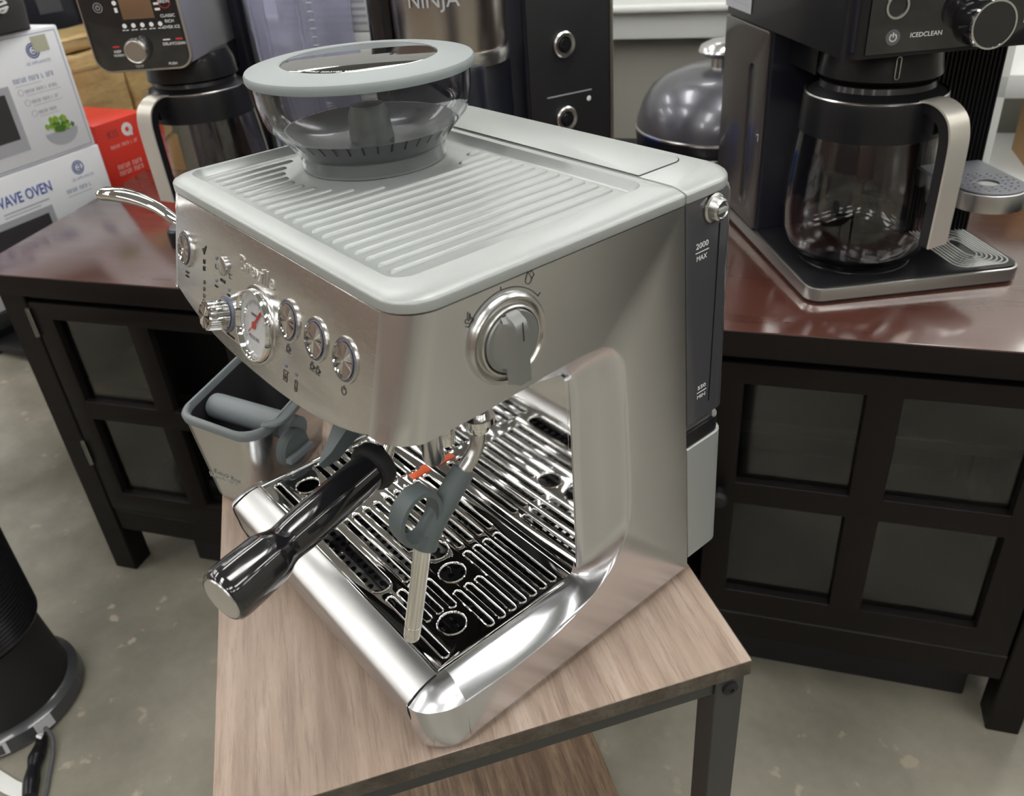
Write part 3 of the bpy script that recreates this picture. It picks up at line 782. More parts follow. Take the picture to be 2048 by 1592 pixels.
# finger loop of the sleeve: a flat band bent into a ring
ctr = Vector((.150, .0425, .2010)); rows = []
e1 = Vector((0, -.80, -.60)).normalized(); e2 = Vector((0, .60, -.80)).normalized()
ctr = Vector((.150, .0475, .2035)); 
for i in range(40):
    a = 2*math.pi*i/40
    c = ctr+.0130*math.cos(a)*Vector((0, 1, 0))+.0160*math.sin(a)*Vector((0, .15, 1)).normalized()
    n_ = (math.cos(a)*Vector((0, 1, 0))+math.sin(a)*Vector((0, 0, 1))).normalized()
    hw = .0062
    rows.append([c+n_*.0014+Vector((hw, 0, 0)), c+n_*.0020, c+n_*.0014-Vector((hw, 0, 0)), c-n_*.0014-Vector((hw, 0, 0)), c-n_*.0020, c-n_*.0014+Vector((hw, 0, 0))])
lb = grid(rows, close_u=True, close_v=True); bmesh.ops.recalc_face_normals(lb, faces=lb.faces[:])
finish('finger_loop', lb, RUBBER, sv, 50)

# puck lever on the left side
finish('tamp_lever', tube([(-.158, .062, .290), (-.168, .054, .300), (-.182, .048, .308), (-.198, .040, .3135), (-.212, .031, .3165), (-.224, .024, .3165), (-.230, .021, .3160)], [.0050, .0052, .0062, .0080, .0092, .0088, .0030], 18, 6, flat=(1, .6)), CHROME, em, 60, label='chrome spoon-shaped lever')

# bean hopper
hp = finish('bean_hopper', lathe([(.0545, .3320), (.0548, .3345), (.0552, .3440), (.0575, .3460), (.0640, .3545), (.0700, .3610), (.0745, .3660), (.0765, .3720), (.0785, .3830), (.0792, .3965),
      (.0772, .3965), (.0765, .3830), (.0745, .3730), (.0725, .3675), (.0680, .3625), (.0620, .3560), (.0555, .3485), (.0530, .3450), (.0526, .3400), (.0524, .3335)], 72, TR(HX, HY, 0), cap=False), SMOKE, em, 30, label='smoky clear bean hopper')
finish('hopper_collar', lathe([(.0515, .3318), (.0517, .3420), (.0500, .3432), (.0300, .3410), (0, .3395)], 56, TR(HX, HY, 0)), SILVER, hp, label='grey collar inside the hopper')
finish('hopper_cone', lathe([(.0505, .3440), (.0555, .3500), (.0625, .3570), (.0640, .3590), (.0625, .3590), (.0500, .3500), (.0300, .3455), (0, .3450)], 56, TR(HX, HY, 0)), mat('smoky_grey', (.27, .275, .29), .3, coat=.4), hp)
fins = [tube([(HX+.0605*math.cos(R(a)), HY+.0605*math.sin(R(a)), .3525), (HX+.0665*math.cos(R(a)), HY+.0665*math.sin(R(a)), .3588)], .0007, 6, smooth=False) for a in range(0, 360, 9)]
finish('hopper_fins', join(*fins), TANKM, hp)
finish('hopper_post', join(lathe([(.017, .3450), (.015, .366), (.012, .373), (0, .375)], 24, TR(HX, HY, 0)), ), SILVER, hp)
ld = finish('hopper_lid', lathe([(.0795, .3970), (.0822, .3972), (.0828, .3985), (.0828, .4020), (.0818, .4036), (.0780, .4045), (.0590, .4063), (.0572, .4066), (.0565, .4060), (.0565, .4030)], 80, TR(HX, HY, 0), cap=False), LIDGREY, em, 40, label='flat grey hopper lid')
finish('lid_window', lathe([(.0563, .4056), (.0540, .4062), (0, .4063)], 64, TR(HX, HY, 0)), mat('glossy_window', (.07, .07, .075), .03, .9), ld, label='mirror-like dark window in the lid')
b = bmesh.new(); parts_ = []
msg = 'USE WHOLE ROASTED BEANS ONLY'
for i, ch in enumerate(msg):
    if ch == ' ': continue
    a = -88+(i-len(msg)/2)*2.35+38
    c = text(ch, .0038, None, .0001, bev=0); c.transform(TR(HX, HY, .4064) @ RZ(a+90) @ TR(0, -.0515, 0)); parts_.append(c)
b.free()
finish('lettering', join(*parts_), WHITE_INK, ld)

# ================================================================ PORTAFILTER (locked in the group)
pf = thing('portafilter', 'portafilter with glossy black handle locked under the espresso machine head', 'portafilter', (GX, GY, .18), world=True)
finish('basket_holder', lathe([(.0340, .2288), (.0350, .2270), (.0350, .2180), (.0330, .2100), (.0290, .2060), (.012, .2040), (0, .2040)], 44, TR(GX, GY, 0)), CHROME, pf)
finish('spout', join(lathe([(.0075, .2060), (.0080, .2000), (.0075, .1960)], 20, TR(GX, GY, 0)),
    tube([(GX, GY, .200), (GX+.008, GY, .1960), (GX+.0150, GY, .1900), (GX+.0165, GY, .1800)], [.0052, .0058, .0062, .0058], 14, 5, flat=(1.2, .8)),
    tube([(GX, GY, .200), (GX-.008, GY, .1960), (GX-.0150, GY, .1900), (GX-.0165, GY, .1800)], [.0052, .0058, .0062, .0058], 14, 5, flat=(1.2, .8))), CHROME, pf, 60, label='chrome twin spout')
d_ = Vector((.281, -.959, -.039)).normalized(); P0 = Vector((.0780, .065, .192))
finish('neck', tube([(GX+.009, .0880, .2130), (GX+.012, .0770, .2030), P0+d_*-.002, P0+d_*.006], [.0080, .0065, .0070, .0100], 18, 5), CHROME, pf, 60)
HM = axes(P0, d_.cross(Vector((0, 0, 1))), Vector((0, 0, 1))-d_*d_.z)     # z axis runs down the handle
if (HM.to_3x3() @ Vector((0, 0, 1))).dot(d_) < 0: HM = axes(P0, -d_.cross(Vector((0, 0, 1))), Vector((0, 0, 1))-d_*d_.z)
HM = HM @ Matrix.Diagonal((.95, .95, 1.01, 1))
finish('handle_flange', lathe([(.010, -.002), (.0158, -.001), (.0170, .002), (.0172, .006), (.0160, .0085), (.0135, .0095)], 36, HM), BLACKM, pf)
rows = []
for z, r, k in ((.0060, .0128, 0), (.010, .0133, 0), (.040, .0136, .03), (.070, .0134, .05), (.0770, .0128, .05), (.0810, .0127, .03), (.0850, .0138, .03), (.0895, .0158, .06), (.0930, .0166, .08), (.110, .0174, .07), (.1210, .0174, .05), (.1248, .0166, .02), (.1262, .0150, 0), (.1255, .0140, 0)):
    rows.append([(r*(1-k*.22*math.cos(8*2*math.pi*j/64+math.pi))*math.cos(2*math.pi*j/64), r*(1-k*.22*math.cos(8*2*math.pi*j/64+math.pi))*math.sin(2*math.pi*j/64), z) for j in range(64)])
hb = grid(rows, close_u=True, cap=True); bmesh.ops.recalc_face_normals(hb, faces=hb.faces[:]); hb.transform(HM)
finish('handle', hb, BLACKG, pf, 60, label='glossy black handle')
finish('end_cap', lathe([(.0142, .1240), (.0142, .1258), (.0136, .1266), (0, .1272)], 44, HM), STEEL, pf, label='round brushed metal end cap')

# ================================================================ KNOCK BOX on the side table
kb_ = thing('knock_box', 'stainless knock box with padded crossbar and grey rubber rim beside the espresso machine', 'knock box', (-.235, .10, 0), world=True)
def rquad(P_, r, z, n=7):
    out = []
    for i in range(4):
        p = Vector(P_[i]); a = (Vector(P_[i-1])-p).normalized(); b = (Vector(P_[(i+1) % 4])-p).normalized()
        ang = a.angle(b); d = r/math.tan(ang/2); c0 = p+(a+b).normalized()*(r/math.sin(ang/2)); s = p+a*d; e = p+b*d
        v0 = s-c0; v1 = e-c0; tot = v0.angle_signed(v1)
        for j in range(n+1):
            t = -tot*j/n; v = Vector((v0.x*math.cos(t)-v0.y*math.sin(t), v0.x*math.sin(t)+v0.y*math.cos(t)))
            out.append((c0.x+v.x, c0.y+v.y, z))
    return out
Kt = [(-.249, .027), (-.150, .062), (-.232, .184), (-.334, .148)]
Kb = [(-.2345, .0325), (-.1675, .057), (-.240, .166), (-.305, .142)]
def kq(t, z, ins=0, r=.022):
    c = Vector((sum(p[0] for p in Kt)/4, sum(p[1] for p in Kt)/4))
    Q = []
    for a, b in zip(Kb, Kt):
        q = Vector(a)+(Vector(b)-Vector(a))*t; q = q+(c-q).normalized()*ins*1.35; Q.append(q)
    return rquad(Q, r, z)
bm = loft([kq(0, .0005, .004), kq(.01, .003), kq(.5, .045), kq(.98, .088), kq(.98, .088, .003), kq(.5, .045, .003), kq(.05, .006, .004)], True)
finish('box_body', bm, STEEL, kb_, 40, label='satin stainless box')
bm = loft([kq(1, .085, -.0008), kq(1, .0905, -.0016), kq(1, .0935, .000), kq(1, .0935, .0028), kq(1, .0905, .0044), kq(.95, .080, .0040), kq(.85, .070, .0034)], False)
finish('rim', bm, RUBBER2, kb_, 60, label='grey rubber rim')
finish('inner_liner', join(loft([kq(.98, .0865, .0042), kq(.5, .045, .0042), kq(.06, .007, .006)], False), loft([kq(.06, .007, .006), kq(.06, .0065, .006)], True)), BLACKM, kb_)
Lp, Rp = Vector((-.2655, .068, .0745)), Vector((-.166, .1075, .0745))
finish('knock_bar', tube([Lp, Lp+(Rp-Lp)*.04, Lp+(Rp-Lp)*.5, Rp], [.0115, .0130, .0130, .0130], 24, 4), RUBBER2, kb_, 40, label='grey padded crossbar')
dv = (Rp-Lp).normalized()
bo = finish('bar_boss', lathe([(.0190, -.001), (.0185, .0050), (.0160, .0080), (0, .0085)], 32, axes((-.1555, .0905, .0660), (-.5, .86, 0), (0, 0, 1)) if 0 else axes((-.1600, .0950, .0640), Vector((0, 0, 1)).cross(dv), (0, 0, 1))), RUBBER, kb_, label='dark rubber bar end')
finish('boss_tab', box(-.016, .016, -.0035, .0035, 0, .012, .002, M=axes((-.1600, .0950, .0600), Vector((0, 0, 1)).cross(dv), (0, 0, 1)) @ TR(0, 0, .002)), RUBBER2, bo)
finish('rim_lip', tube([(-.170, .078, .0925), (-.158, .090, .096), (-.170, .110, .0965), (-.184, .122, .0925)], [.004, .007, .007, .004], 12, 5, flat=(1, .5)), RUBBER, kb_)
b = text('Knock Box', .0085, None, .0002); b.transform(axes((-.2075, .0405, .030), (.935, .354, 0), (.03, -.06, 1)) @ TR(0, 0, .0008)); finish('lettering', b, SILVER, kb_)

# ================================================================ RIGHT COFFEE MAKER
rm = thing('coffee_maker', 'tall black coffee maker with ribbed column and cup tray at the right of the sideboard', 'coffee maker', (-.005, .716, .0301), R(55.7))
def part(name, bm, m, parent=rm, sharp=32, label=None): return finish(name, bm, m, parent, sharp, None, label)
part('base', slab(rrect(.002, .275, .003, .36, .02), 0, .006), BLACKM)
part('base_band', slab(rrect(0, .277, 0, .366, [.004, .004, .020, .020], 8), .004, .0205, .002), brushed('brushed_band', (.58, .58, .57), 0, .3, .4), label='brushed metal base band')
part('platform', join(slab(rrect(.003, .274, .003, .2, [.004, .004, .018, .018], 8), .0205, .0232, .0015), lathe([(.0700, .0232), (.0690, .0240), (.0600, .0238), (0, .0236)], 40, TR(.095, .090, 0))), BLACK, label='dark platform with a round hot plate')
rg = [stroke(rrect(.196+i*.0052, .268-i*.0042, .012+i*.0042, .16-i*.01, .016, 5), .0018, TR(0, 0, .0233), close=True, th=.0008) for i in range(7)]
part('drip_grille', join(*rg), WHITEP, label='silver drip grille rings')  # silver rings coloured white to carry the glare on them
part('tower', slab(rrect(.003, .185, .197, .362, [.002, .004, .004, .002]), .022, .30), NAVY)
tn = part('water_tank', plate([rrect(.200, .364, .0235, .290, .004), rrect(.236, .262, .045, .243, .0128, 6)], .004, .0006, axes((.0008, 0, 0), (0, 1, 0), (0, 0, 1))), mat('brown_gloss_plastic', (.060, .052, .049), .3, coat=.5), label='grey-brown glossy tank side')
part('tank_window', box(.0024, .0029, .232, .266, .04, .247), TANKM, tn, label='recessed oval level window')
part('tank_catch', box(-.003, .002, .206, .213, .148, .158, .0015), STEEL, tn)
rows = []
for j in range(2):
    r = []
    for i in range(64):
        x = .186+(.277-.186)*i/63; r.append((x, .125+(.0022 if (i//2) % 2 else -.0012), .022+.278*j))
    for i in range(40):
        r.append((.2775+(.002 if (i//2) % 2 else 0), .128+.23*i/39, .022+.278*j))
    rows.append(r)
part('ribbed_column', join(grid(rows), box(.187, .276, .130, .36, .022, .299)), BLACK, sharp=10, label='vertically ribbed black column')
# head
part('head', slab(rrect(0, .278, -.010, .372, [.01, .01, .016, .016], 6), .292, .47, 0), BLACK, label='black brewing head')
part('front_panel', box(.020, .277, -.0125, -.0095, .296, .468, .001), BLACKG, label='glossy black control panel')
part('corner_strip', box(.0045, .0085, -.0118, -.0040, .300, .468, .001), NAVY)
def rface(m_=None, x=0, z=0, y=-.0128): return axes((x, y, z), (1, 0, 0), (0, 0, 1))
part('select_button', lathe([(.0125, 0), (.0122, .002), (.0100, .002), (.0098, 0)], 36, rface(x=.047, z=.342), cap=False), STEEL)
part('power_button', join(lathe([(.0080, 0), (.0078, .001), (0, .001)], 28, rface(x=.047, z=.312))), mat('grey_button', (.10, .10, .11), .35))
part('power_symbol', join(stroke(arc(0, 0, .0036, 125, 415, 16), .0011, rface(x=.047, z=.312) @ TR(0, 0, .0011)), stroke([(0, .001), (0, .0045)], .0011, rface(x=.047, z=.312) @ TR(0, 0, .0011))), WHITE_INK)
for tx, s_ in ((.073, 'ICED'), (.0905, 'CLEAN')):
    b = text(s_, .0065, None, .0001); b.transform(rface(x=tx, z=.3125)); part('lettering', b, WHITE_INK)
kn = part('selector_knob', lathe([(.0240, 0), (.0240, .030), (.0225, .0325), (.0, .0325)], 48, rface(x=.134, z=.322)), BLACKG, label='black selector knob')
part('knob_ring', lathe([(.0243, .0305), (.0236, .0335), (.0218, .0335), (.0216, .0310)], 48, rface(x=.134, z=.322), cap=False), CHROME, kn, label='bright metal knob ring')
b = text('NINJA', .009, None, .0001); b.transform(rface(x=.200, z=.318)); part('lettering', b, WHITE_INK)
part('brew_basket', join(lathe([(.062, .2930), (.066, .2800), (.070, .2560), (.062, .2500), (.03, .2440), (0, .2440)], 40, TR(.095, .092, 0)), box(.03, .16, .12, .2, .250, .292)), BLACK)
part('slot_highlight', join(stroke(rrect(-.0025, .0025, -.012, .012, .0025, 5), .0010, axes((.0790, .0235, .272), (1, 0, 0), (0, 0, 1)), close=True, th=.001)), STEEL)  # highlight of the basket slot, drawn as a bright outline
# small cup tray on the column
ct = part('cup_tray', slab(rrect(.186, .272, -.006, .124, [.004, .004, .042, .042], 12), .098, .120, .0015), brushed('brushed_cup_tray', (.55, .55, .545), 0, .3, .3), label='round-fronted metal cup tray')
dots = [circ(.229+rad*math.cos(R(a)), .040+rad*math.sin(R(a)), .0017, 8) for rad, n in ((.019, 10), (.026, 14), (.033, 18)) for a in [360*q/n for q in range(n)] if .040+rad*math.sin(R(a)) < .115]
part('tray_plate', plate([rrect(.189, .269, -.003, .122, [.004, .004, .039, .039], 12)]+dots+[circ(.229, .040, .0125, 24)], .0016, .0003, TR(0, 0, .1212)), mat('grey_plate', (.17, .175, .20), .4), ct, label='grey perforated tray plate')
b = text('Warning', .006, None, .0001)
lbm = axes((-.0008, .335, .315), (0, -1, 0), (0, 0, 1))
wl = part('warning_label', box(-.034, .066, -.013, .090, 0, .0008, M=lbm), mat('label_paper', (.50, .52, .56), .5), label='pale printed warning label')
b.free()
part('label_print', bars([(-.026, .058-.012*(i % 3), -.004+.0066*i, -.0026+.0066*i) for i in range(13)], .0002, lbm @ TR(0, 0, .0008)), GREYP, wl)

def carafe(name, label, cx, cy, z0, th, frame_loc, rz, s=1.0, letter=True):
    """glass coffee carafe; origin at its base; handle direction th (degrees) in the local frame"""
    c, n = math.cos(rz), math.sin(rz)
    L0 = (frame_loc[0]+cx*c-cy*n, frame_loc[1]+cx*n+cy*c, frame_loc[2]+z0)
    t = thing(name, label, 'carafe', L0, rz+R(th))
    def q(nm, bm, m, parent=t, sharp=32, lb=None):
        bm.transform(Matrix.Scale(s, 4)); return finish(nm, bm, m, parent, sharp, None, lb)
    out = [(.058, .0005), (.066, .003), (.078, .012), (.0865, .026), (.0905, .045), (.0915, .070), (.0900, .100), (.0870, .135), (.0835, .165), (.0815, .180), (.0800, .200)]
    inn = [(max(r-.0024, 0), z+(.004 if z < .02 else 0)) for r, z in out]
    q('glass_body', lathe([(0, .0020)]+out+inn[::-1]+[(0, .006)], 64, cap=False), GLASS, sharp=60, lb='clear glass jug body')
    q('collar', lathe([(.0838, .166), (.0832, .178), (.0815, .206), (.0805, .2095), (.0790, .2095), (.0790, .170)], 56, cap=False), BLACK, lb='black collar band')
    q('collar_rim', lathe([(.0803, .2090), (.0812, .2105), (.0800, .2118), (.0788, .2105)], 56, cap=False), STEEL)
    q('lid', lathe([(.079, .205), (.078, .2105), (.072, .2140), (.066, .2180), (.064, .224), (.050, .226), (0, .226)], 48), BLACK)
    def band(P_, w, tk):
        Q = catmull(P_, 6); rows = []
        for i, p in enumerate(Q):
            d = (Q[min(i+1, len(Q)-1)]-Q[max(i-1, 0)]).normalized(); o_ = Vector((d.z, 0, -d.x))
            ww = w[0]+(w[1]-w[0])*i/(len(Q)-1)
            rows.append([p+Vector((0, ww, 0)), p+Vector((0, ww*.85, 0))+o_*-tk*.0+o_*tk*.0, p+Vector((0, -ww, 0)), p+Vector((0, -ww, 0))-o_*tk, p+Vector((0, ww, 0))-o_*tk])
        bm = grid(rows, close_u=True, cap=True); bmesh.ops.recalc_face_normals(bm, faces=bm.faces[:]); return bm
    path = [(.0760, 0, .2100), (.0880, 0, .2110), (.1020, 0, .2070), (.1140, 0, .1970), (.1200, 0, .1820), (.1220, 0, .1620), (.1220, 0, .1150), (.1215, 0, .0750), (.1210, 0, .0500)]
    q('handle_core', join(band([(x-.0022, y, z-.001) for x, y, z in path], (.0135, .0130), -.012), box(.074, .096, -.010, .010, .176, .208, .003)), BLACK, sharp=40)
    hb = q('handle_band', band(path, (.0160, .0155), .0024), HANDLEM, sharp=40, lb='brushed champagne metal handle band')
    b = text('NINJA', .0085, None, .0001)
    b.transform(axes((.1218, 0, .0580), (0, 1, 0), (-.02, 0, 1))); q('lettering', b, mat_ink, hb)
    return t
HANDLEM = mat('champagne_handle', (.60, .575, .52), .36, .55)
mat_ink = mat('engraved_grey', (.16, .155, .14), .5)
carafe('carafe', 'empty glass carafe with champagne metal handle on the platform of the right-hand coffee maker', .093, .090, .0242, -69, (-.005, .716, .0301), R(55.7))

# ================================================================ LEFT COFFEE MAKER
LM = (-.848, .218, .0301)
lm = thing('coffee_maker', 'black coffee maker with steel-sided head and display panel, beside the red carton', 'coffee maker', LM, R(49))
def lp(name, bm, m, parent=lm, sharp=32, label=None): return finish(name, bm, m, parent, sharp, None, label)
lp('base', slab(rrect(0, .152, 0, .30, .018), 0, .028, .003), BLACK)
lp('platform', slab(rrect(.004, .148, .004, .2, .016), .0280, .0310, .001), mat('grey_platform', (.13, .135, .15), .4), label='grey platform top')
lp('tower', slab(rrect(.0, .142, .191, .30, .012), .03, .47), NAVY)
lp('head', slab(rrect(-.003, .122, -.010, .19, .004), .284, .47), brushed('brushed_head', (.62, .62, .62), 1, .34, .3, .01), sharp=20, label='brushed steel head side')
lp('brew_basket', join(lathe([(.060, .284), (.066, .268), (.068, .246), (.040, .240), (0, .240)], 40, TR(.072, .106, 0)), box(.03, .12, .12, .19, .245, .29)), BLACK)
pnl = [(x, z) for x, z in rrect(-.012, .127, .277, .47, [.004, .004, .022, .022], 8)]
PM = axes((0, -.014, 0), (1, 0, 0), (0, 0, 1))
lp('panel_trim', slab([(x, z) for x, z in pnl], -.004, .004, .0015, PM), BEIGEM, label='champagne metal panel trim')
pn = lp('control_panel', slab(shrink(pnl, .0028), .003, .0050, .0004, PM), BLACKG, label='glossy black control panel')
PM = PM @ TR(0, 0, .0052)
lp('display', box(.046, .090, .3455, .3750, 0, .0006, .0002, M=PM), AMBER, pn, label='brown-tinted display window')
kn = lp('selector_knob', lathe([(.0170, 0), (.0165, .012), (.0150, .0145), (.0140, .0140), (0, .0140)], 40, PM @ TR(.0560, .3060, 0)), STEEL, pn, label='round metal selector knob')
lp('knob_face', lathe([(.0138, .0141), (.0130, .0146), (0, .0144)], 36, PM @ TR(.0560, .3060, 0)), BEIGEM, kn)
lp('power_symbol', join(stroke(arc(.0155, .3625, .0060, 0, 360, 24), .0007, PM), stroke(arc(.0155, .3625, .0028, 125, 415, 12), .0008, PM), stroke([(.0155, .3630), (.0155, .3662)], .0008, PM)), GREYP, pn)
lp('red_ring', stroke(arc(.1075, .3650, .0082, 0, 360, 28), .0009, PM, close=True), RED_INK, pn)
wi = []
for tx, tz, s_, h in ((.1075, .3650, 'BREW', .0055), (.1080, .3470, 'CLASSIC', .0048), (.1085, .3400, 'RICH', .0048), (.1095, .3325, 'OVER ICE', .0048), (.0250, .3050, 'KEEP', .0042), (.0255, .3000, 'WARM', .0042), (.0990, .3110, 'DELAY', .0046), (.1150, .3110, 'CLEAN', .0046), (.0500, .2840, 'TEMP', .0044), (.0980, .2850, 'PUSH', .0044)):
    b = text(s_, h*1.15, None, .0001); b.transform(PM @ TR(tx, tz, 0)); wi.append(b)
for i in range(5):
    x = .0450+.0125*i
    wi.append(lathe([(.0030, 0), (.0030, .0002)], 12, PM @ TR(x, .3375, 0))); wi.append(box(x-.0042, x-.0006, .3315, .3325, 0, .0002, M=PM)); wi.append(box(x+.0006, x+.0042, .3315, .3325, 0, .0002, M=PM))
for i, z in enumerate((.3700, .3630, .3560)): wi.append(box(.0930, .1000, z-.0014, z+.0014, 0, .0002, M=PM))
wi.append(lathe([(.0030, 0), (.0030, .0002)], 12, PM @ TR(.0395, .3670, 0))); wi.append(box(.0375, .0415, .355, .361, 0, .0002, M=PM)); wi.append(box(.040, .046, .3090, .3100, 0, .0002, M=PM)); wi.append(box(.093, .103, .3160, .3175, 0, .0002, M=PM))
for w in wi: lp('panel_print', w, WHITE_INK, pn)
lp('red_marks', bars([(.0200, .0290, .3105, .3125), (.1110, .1200, .3160, .3180)], .0002, PM), RED_INK, pn)
carafe('carafe', 'dark carafe with its metal handle band facing out under the left-hand coffee maker', .074, .106, .0318, -117, LM, R(49), .94)

# ================================================================ CARTONS AT THE LEFT
SFO = (-1.318, .271, .03); SFR = R(115)
SFM = TR(*SFO) @ RZ(115)
def carton(name, label, x0, x1, y0, y1, z0, z1, m, cat='box', group=None, bev=.003):
    ctr_ = SFM @ Vector(((x0+x1)/2, (y0+y1)/2, z0))
    t = thing(name, label, cat, ctr_, SFR, group)
    def pt(nm, bm, mm, parent=t, lb=None, sharp=32):
        bm.transform(TR(-(x0+x1)/2, -(y0+y1)/2, -z0)); return finish(nm, bm, mm, parent, sharp, None, lb)
    pt('carton', box(x0, x1, y0, y1, z0, z1, bev), m)
    return t, pt
FP = axes((0, -.0002, 0), (1, 0, 0), (0, 0, 1))
def edge_lines(x0, x1, z0, z1, w=.0014): return join(stroke([(x0, z0), (x1, z0), (x1, z1), (x0, z1)], w, FP, close=True))
t1, p1 = carton('microwave_carton', 'white microwave oven carton with blue logo and broccoli picture, top of its stack', -.50, -.004, 0, .34, .0785, .300, WHITE)
p1('printed_border', edge_lines(-.49, -.012, .084, .293), BLUEG)
p1('side_crease', stroke([(0, .10), (0, .29)], .0012, axes((-.0038, .01, 0), (0, 1, 0), (0, 0, 1))), BLUEG)
def logo(pt, x, z, sticker=False):
    pt('round_logo', join(stroke(arc(x, z, .0120, 0, 360, 32), .0022, FP, close=True), stroke(arc(x, z, .0080, 40, 330, 20), .0026, FP), stroke(arc(x+.001, z, .0035, 200, 480, 14), .0020, FP)), BLUE)
    b = text('GE APPLIANCES', .0072, None, .0001); b.transform(FP @ TR(x+.004, z-.0205, 0)); pt('lettering', b, BLUEG)
logo(p1, -.068, .266)
p1('price_sticker', box(-.066, -.034, .262, .289, 0, .0006, M=FP @ TR(0, 0, .0002)), mat('tan_sticker', (.50, .50, .38), .6), lb='pale tan sticker')
p1('heading_print', scribble(-.126, -.040, .223, .0078, FP), BLUEG)
b = text('MICROWAVE OVEN', .030, None, .0002, bev=.0004); xs = [v.co.x for v in b.verts]; b.transform(FP @ TR(-.143-max(xs), .262, 0)); p1('lettering', b, BLUE)
ln = []
for i, (x0_, x1_, z_) in enumerate(((-.110, -.042, .203), (-.104, -.045, .184), (-.098, -.060, .164))):
    ln.append(scribble(x0_, x1_, z_, .0056, FP))
    ln.append(stroke(arc(x0_-.009, z_, .0052, 0, 360, 18), .0007, FP, close=True)); ln.append(box(x0_, x1_+.004, z_-.0075, z_-.0068, 0, .0002, M=FP))
ln.append(box(-.125, -.072, .2135, .2142, 0, .0002, M=FP))
p1('feature_print', join(*ln), GREYP)
def mw(pt, x1, z1, h, m1=GREYP, m2=DKP):
    pt('printed_microwave', box(-.46, x1, z1-h, z1, 0, .0003, M=FP), m1, lb='printed grey microwave')
    pt('printed_window', box(-.45, x1-.012 if h > .08 else x1-.004, z1-h+.022, z1-.012, 0, .0005, M=FP), m2)
mw(p1, -.1385, .2190, .112)
p1('bowl_print', slab([(-.0930+.0012, .1215)] and [(-.066+.0350*math.cos(R(a)), .1225+.026*math.sin(R(a))) for a in range(180, 361, 12)], 0, .0003, 0, FP), GREYP, lb='printed white bowl')
fl_ = []; fl2 = []
for i in range(34):
    a = random.uniform(0, math.pi); rr2 = random.uniform(.002, .026)
    x, z = -.066+rr2*1.2*math.cos(a), .1250+rr2*.85*math.sin(a); r0 = random.uniform(.0036, .0062)
    (fl_ if i % 2 else fl2).append(slab([(x+r0*(1+.18*math.sin(5*j))*math.cos(2*math.pi*j/12), z+r0*(1+.18*math.sin(5*j))*math.sin(2*math.pi*j/12)) for j in range(12)], 0, .0004+.00004*i, 0, FP))
p1('broccoli_print', join(*fl_), GREEN1, lb='printed broccoli'); p1('broccoli_print', join(*fl2), GREEN2)
t2, p2 = carton('microwave_carton', 'white microwave oven carton beneath the one with the broccoli picture', -.50, 0, -.001, .34, -.145, .0775, WHITE)
p2('printed_border', edge_lines(-.49, -.010, -.13, .0700), BLUEG)
FP = axes((0, -.0012, 0), (1, 0, 0), (0, 0, 1))
logo(p2, -.060, .0490)
b = text('SENSOR', .024, None, .0002, bev=.0003); xs = [v.co.x for v in b.verts]; b.transform(FP @ TR(-.236-max(xs), .0555, 0)); p2('lettering', b, BLUE)
b = text('MICROWAVE OVEN', .0275, None, .0002, bev=.0004, sx=.76); xs = [v.co.x for v in b.verts]; b.transform(FP @ TR(-.127-max(xs), .034, 0)); p2('lettering', b, BLUE)
p2('heading_print', scribble(-.100, -.038, .012, .0070, FP), BLUEG)
p2('fine_print', bars([(-.235, -.14, .0125, .0150), (-.235, -.16, .0068, .0085), (-.10, -.045, .0015, .0025)], .0002, FP), GREYP)
mw(p2, -.1390, .0020, .11)
mt = thing('metal_table', 'dark grey metal table carrying the white carton stack beside the sideboard', 'table', SFM @ Vector((-.2, .2, FLOOR-.03)), SFR)
finish('table_top', box(-.33, .21, -.205, .16, .466, .494, .003), FRAME, mt)
for x in (-.32, .17):
    for y in (-.13, .13): finish('leg', box(x, x+.03, y, y+.03, 0, .4655, .001), FRAME, mt)
# dark bag lying on the stack
bg = thing('black_bag', 'black bag with white emblem lying on the white carton stack', 'bag', SFM @ Vector((-.17, .08, .3005)), SFR)
rows = []
for i in range(13):
    t = i/12; z = .002+.135*math.sin(t*math.pi/2); k = math.cos(t*math.pi/2)**.45 if t < 1 else .02
    rows.append([( .14*k*(1+.04*math.sin(3*a+i))*math.copysign(abs(math.cos(a))**.6, math.cos(a)), .10*k*math.copysign(abs(math.sin(a))**.6, math.sin(a)), z+.003*math.sin(4*a+i)) for a in [2*math.pi*j/36 for j in range(36)]])
bmz = loft(rows); finish('bag_body', bmz, mat('black_fabric', (.022, .020, .020), .65), bg, 60)
emb = join(*[stroke([(-.010, z), (.012, z+.003)], .003, axes((.055, -.1005, .0), (1, 0, 0), (0, 0, 1)), th=.0035) for z in (.040, .047, .054)]+[stroke(arc(.001, .047, .011, 30, 330, 16), .0025, axes((.055, -.1005, .0), (1, 0, 0), (0, 0, 1)), th=.0035)])
finish('emblem', emb, WHITE_INK, bg, label='small white emblem')
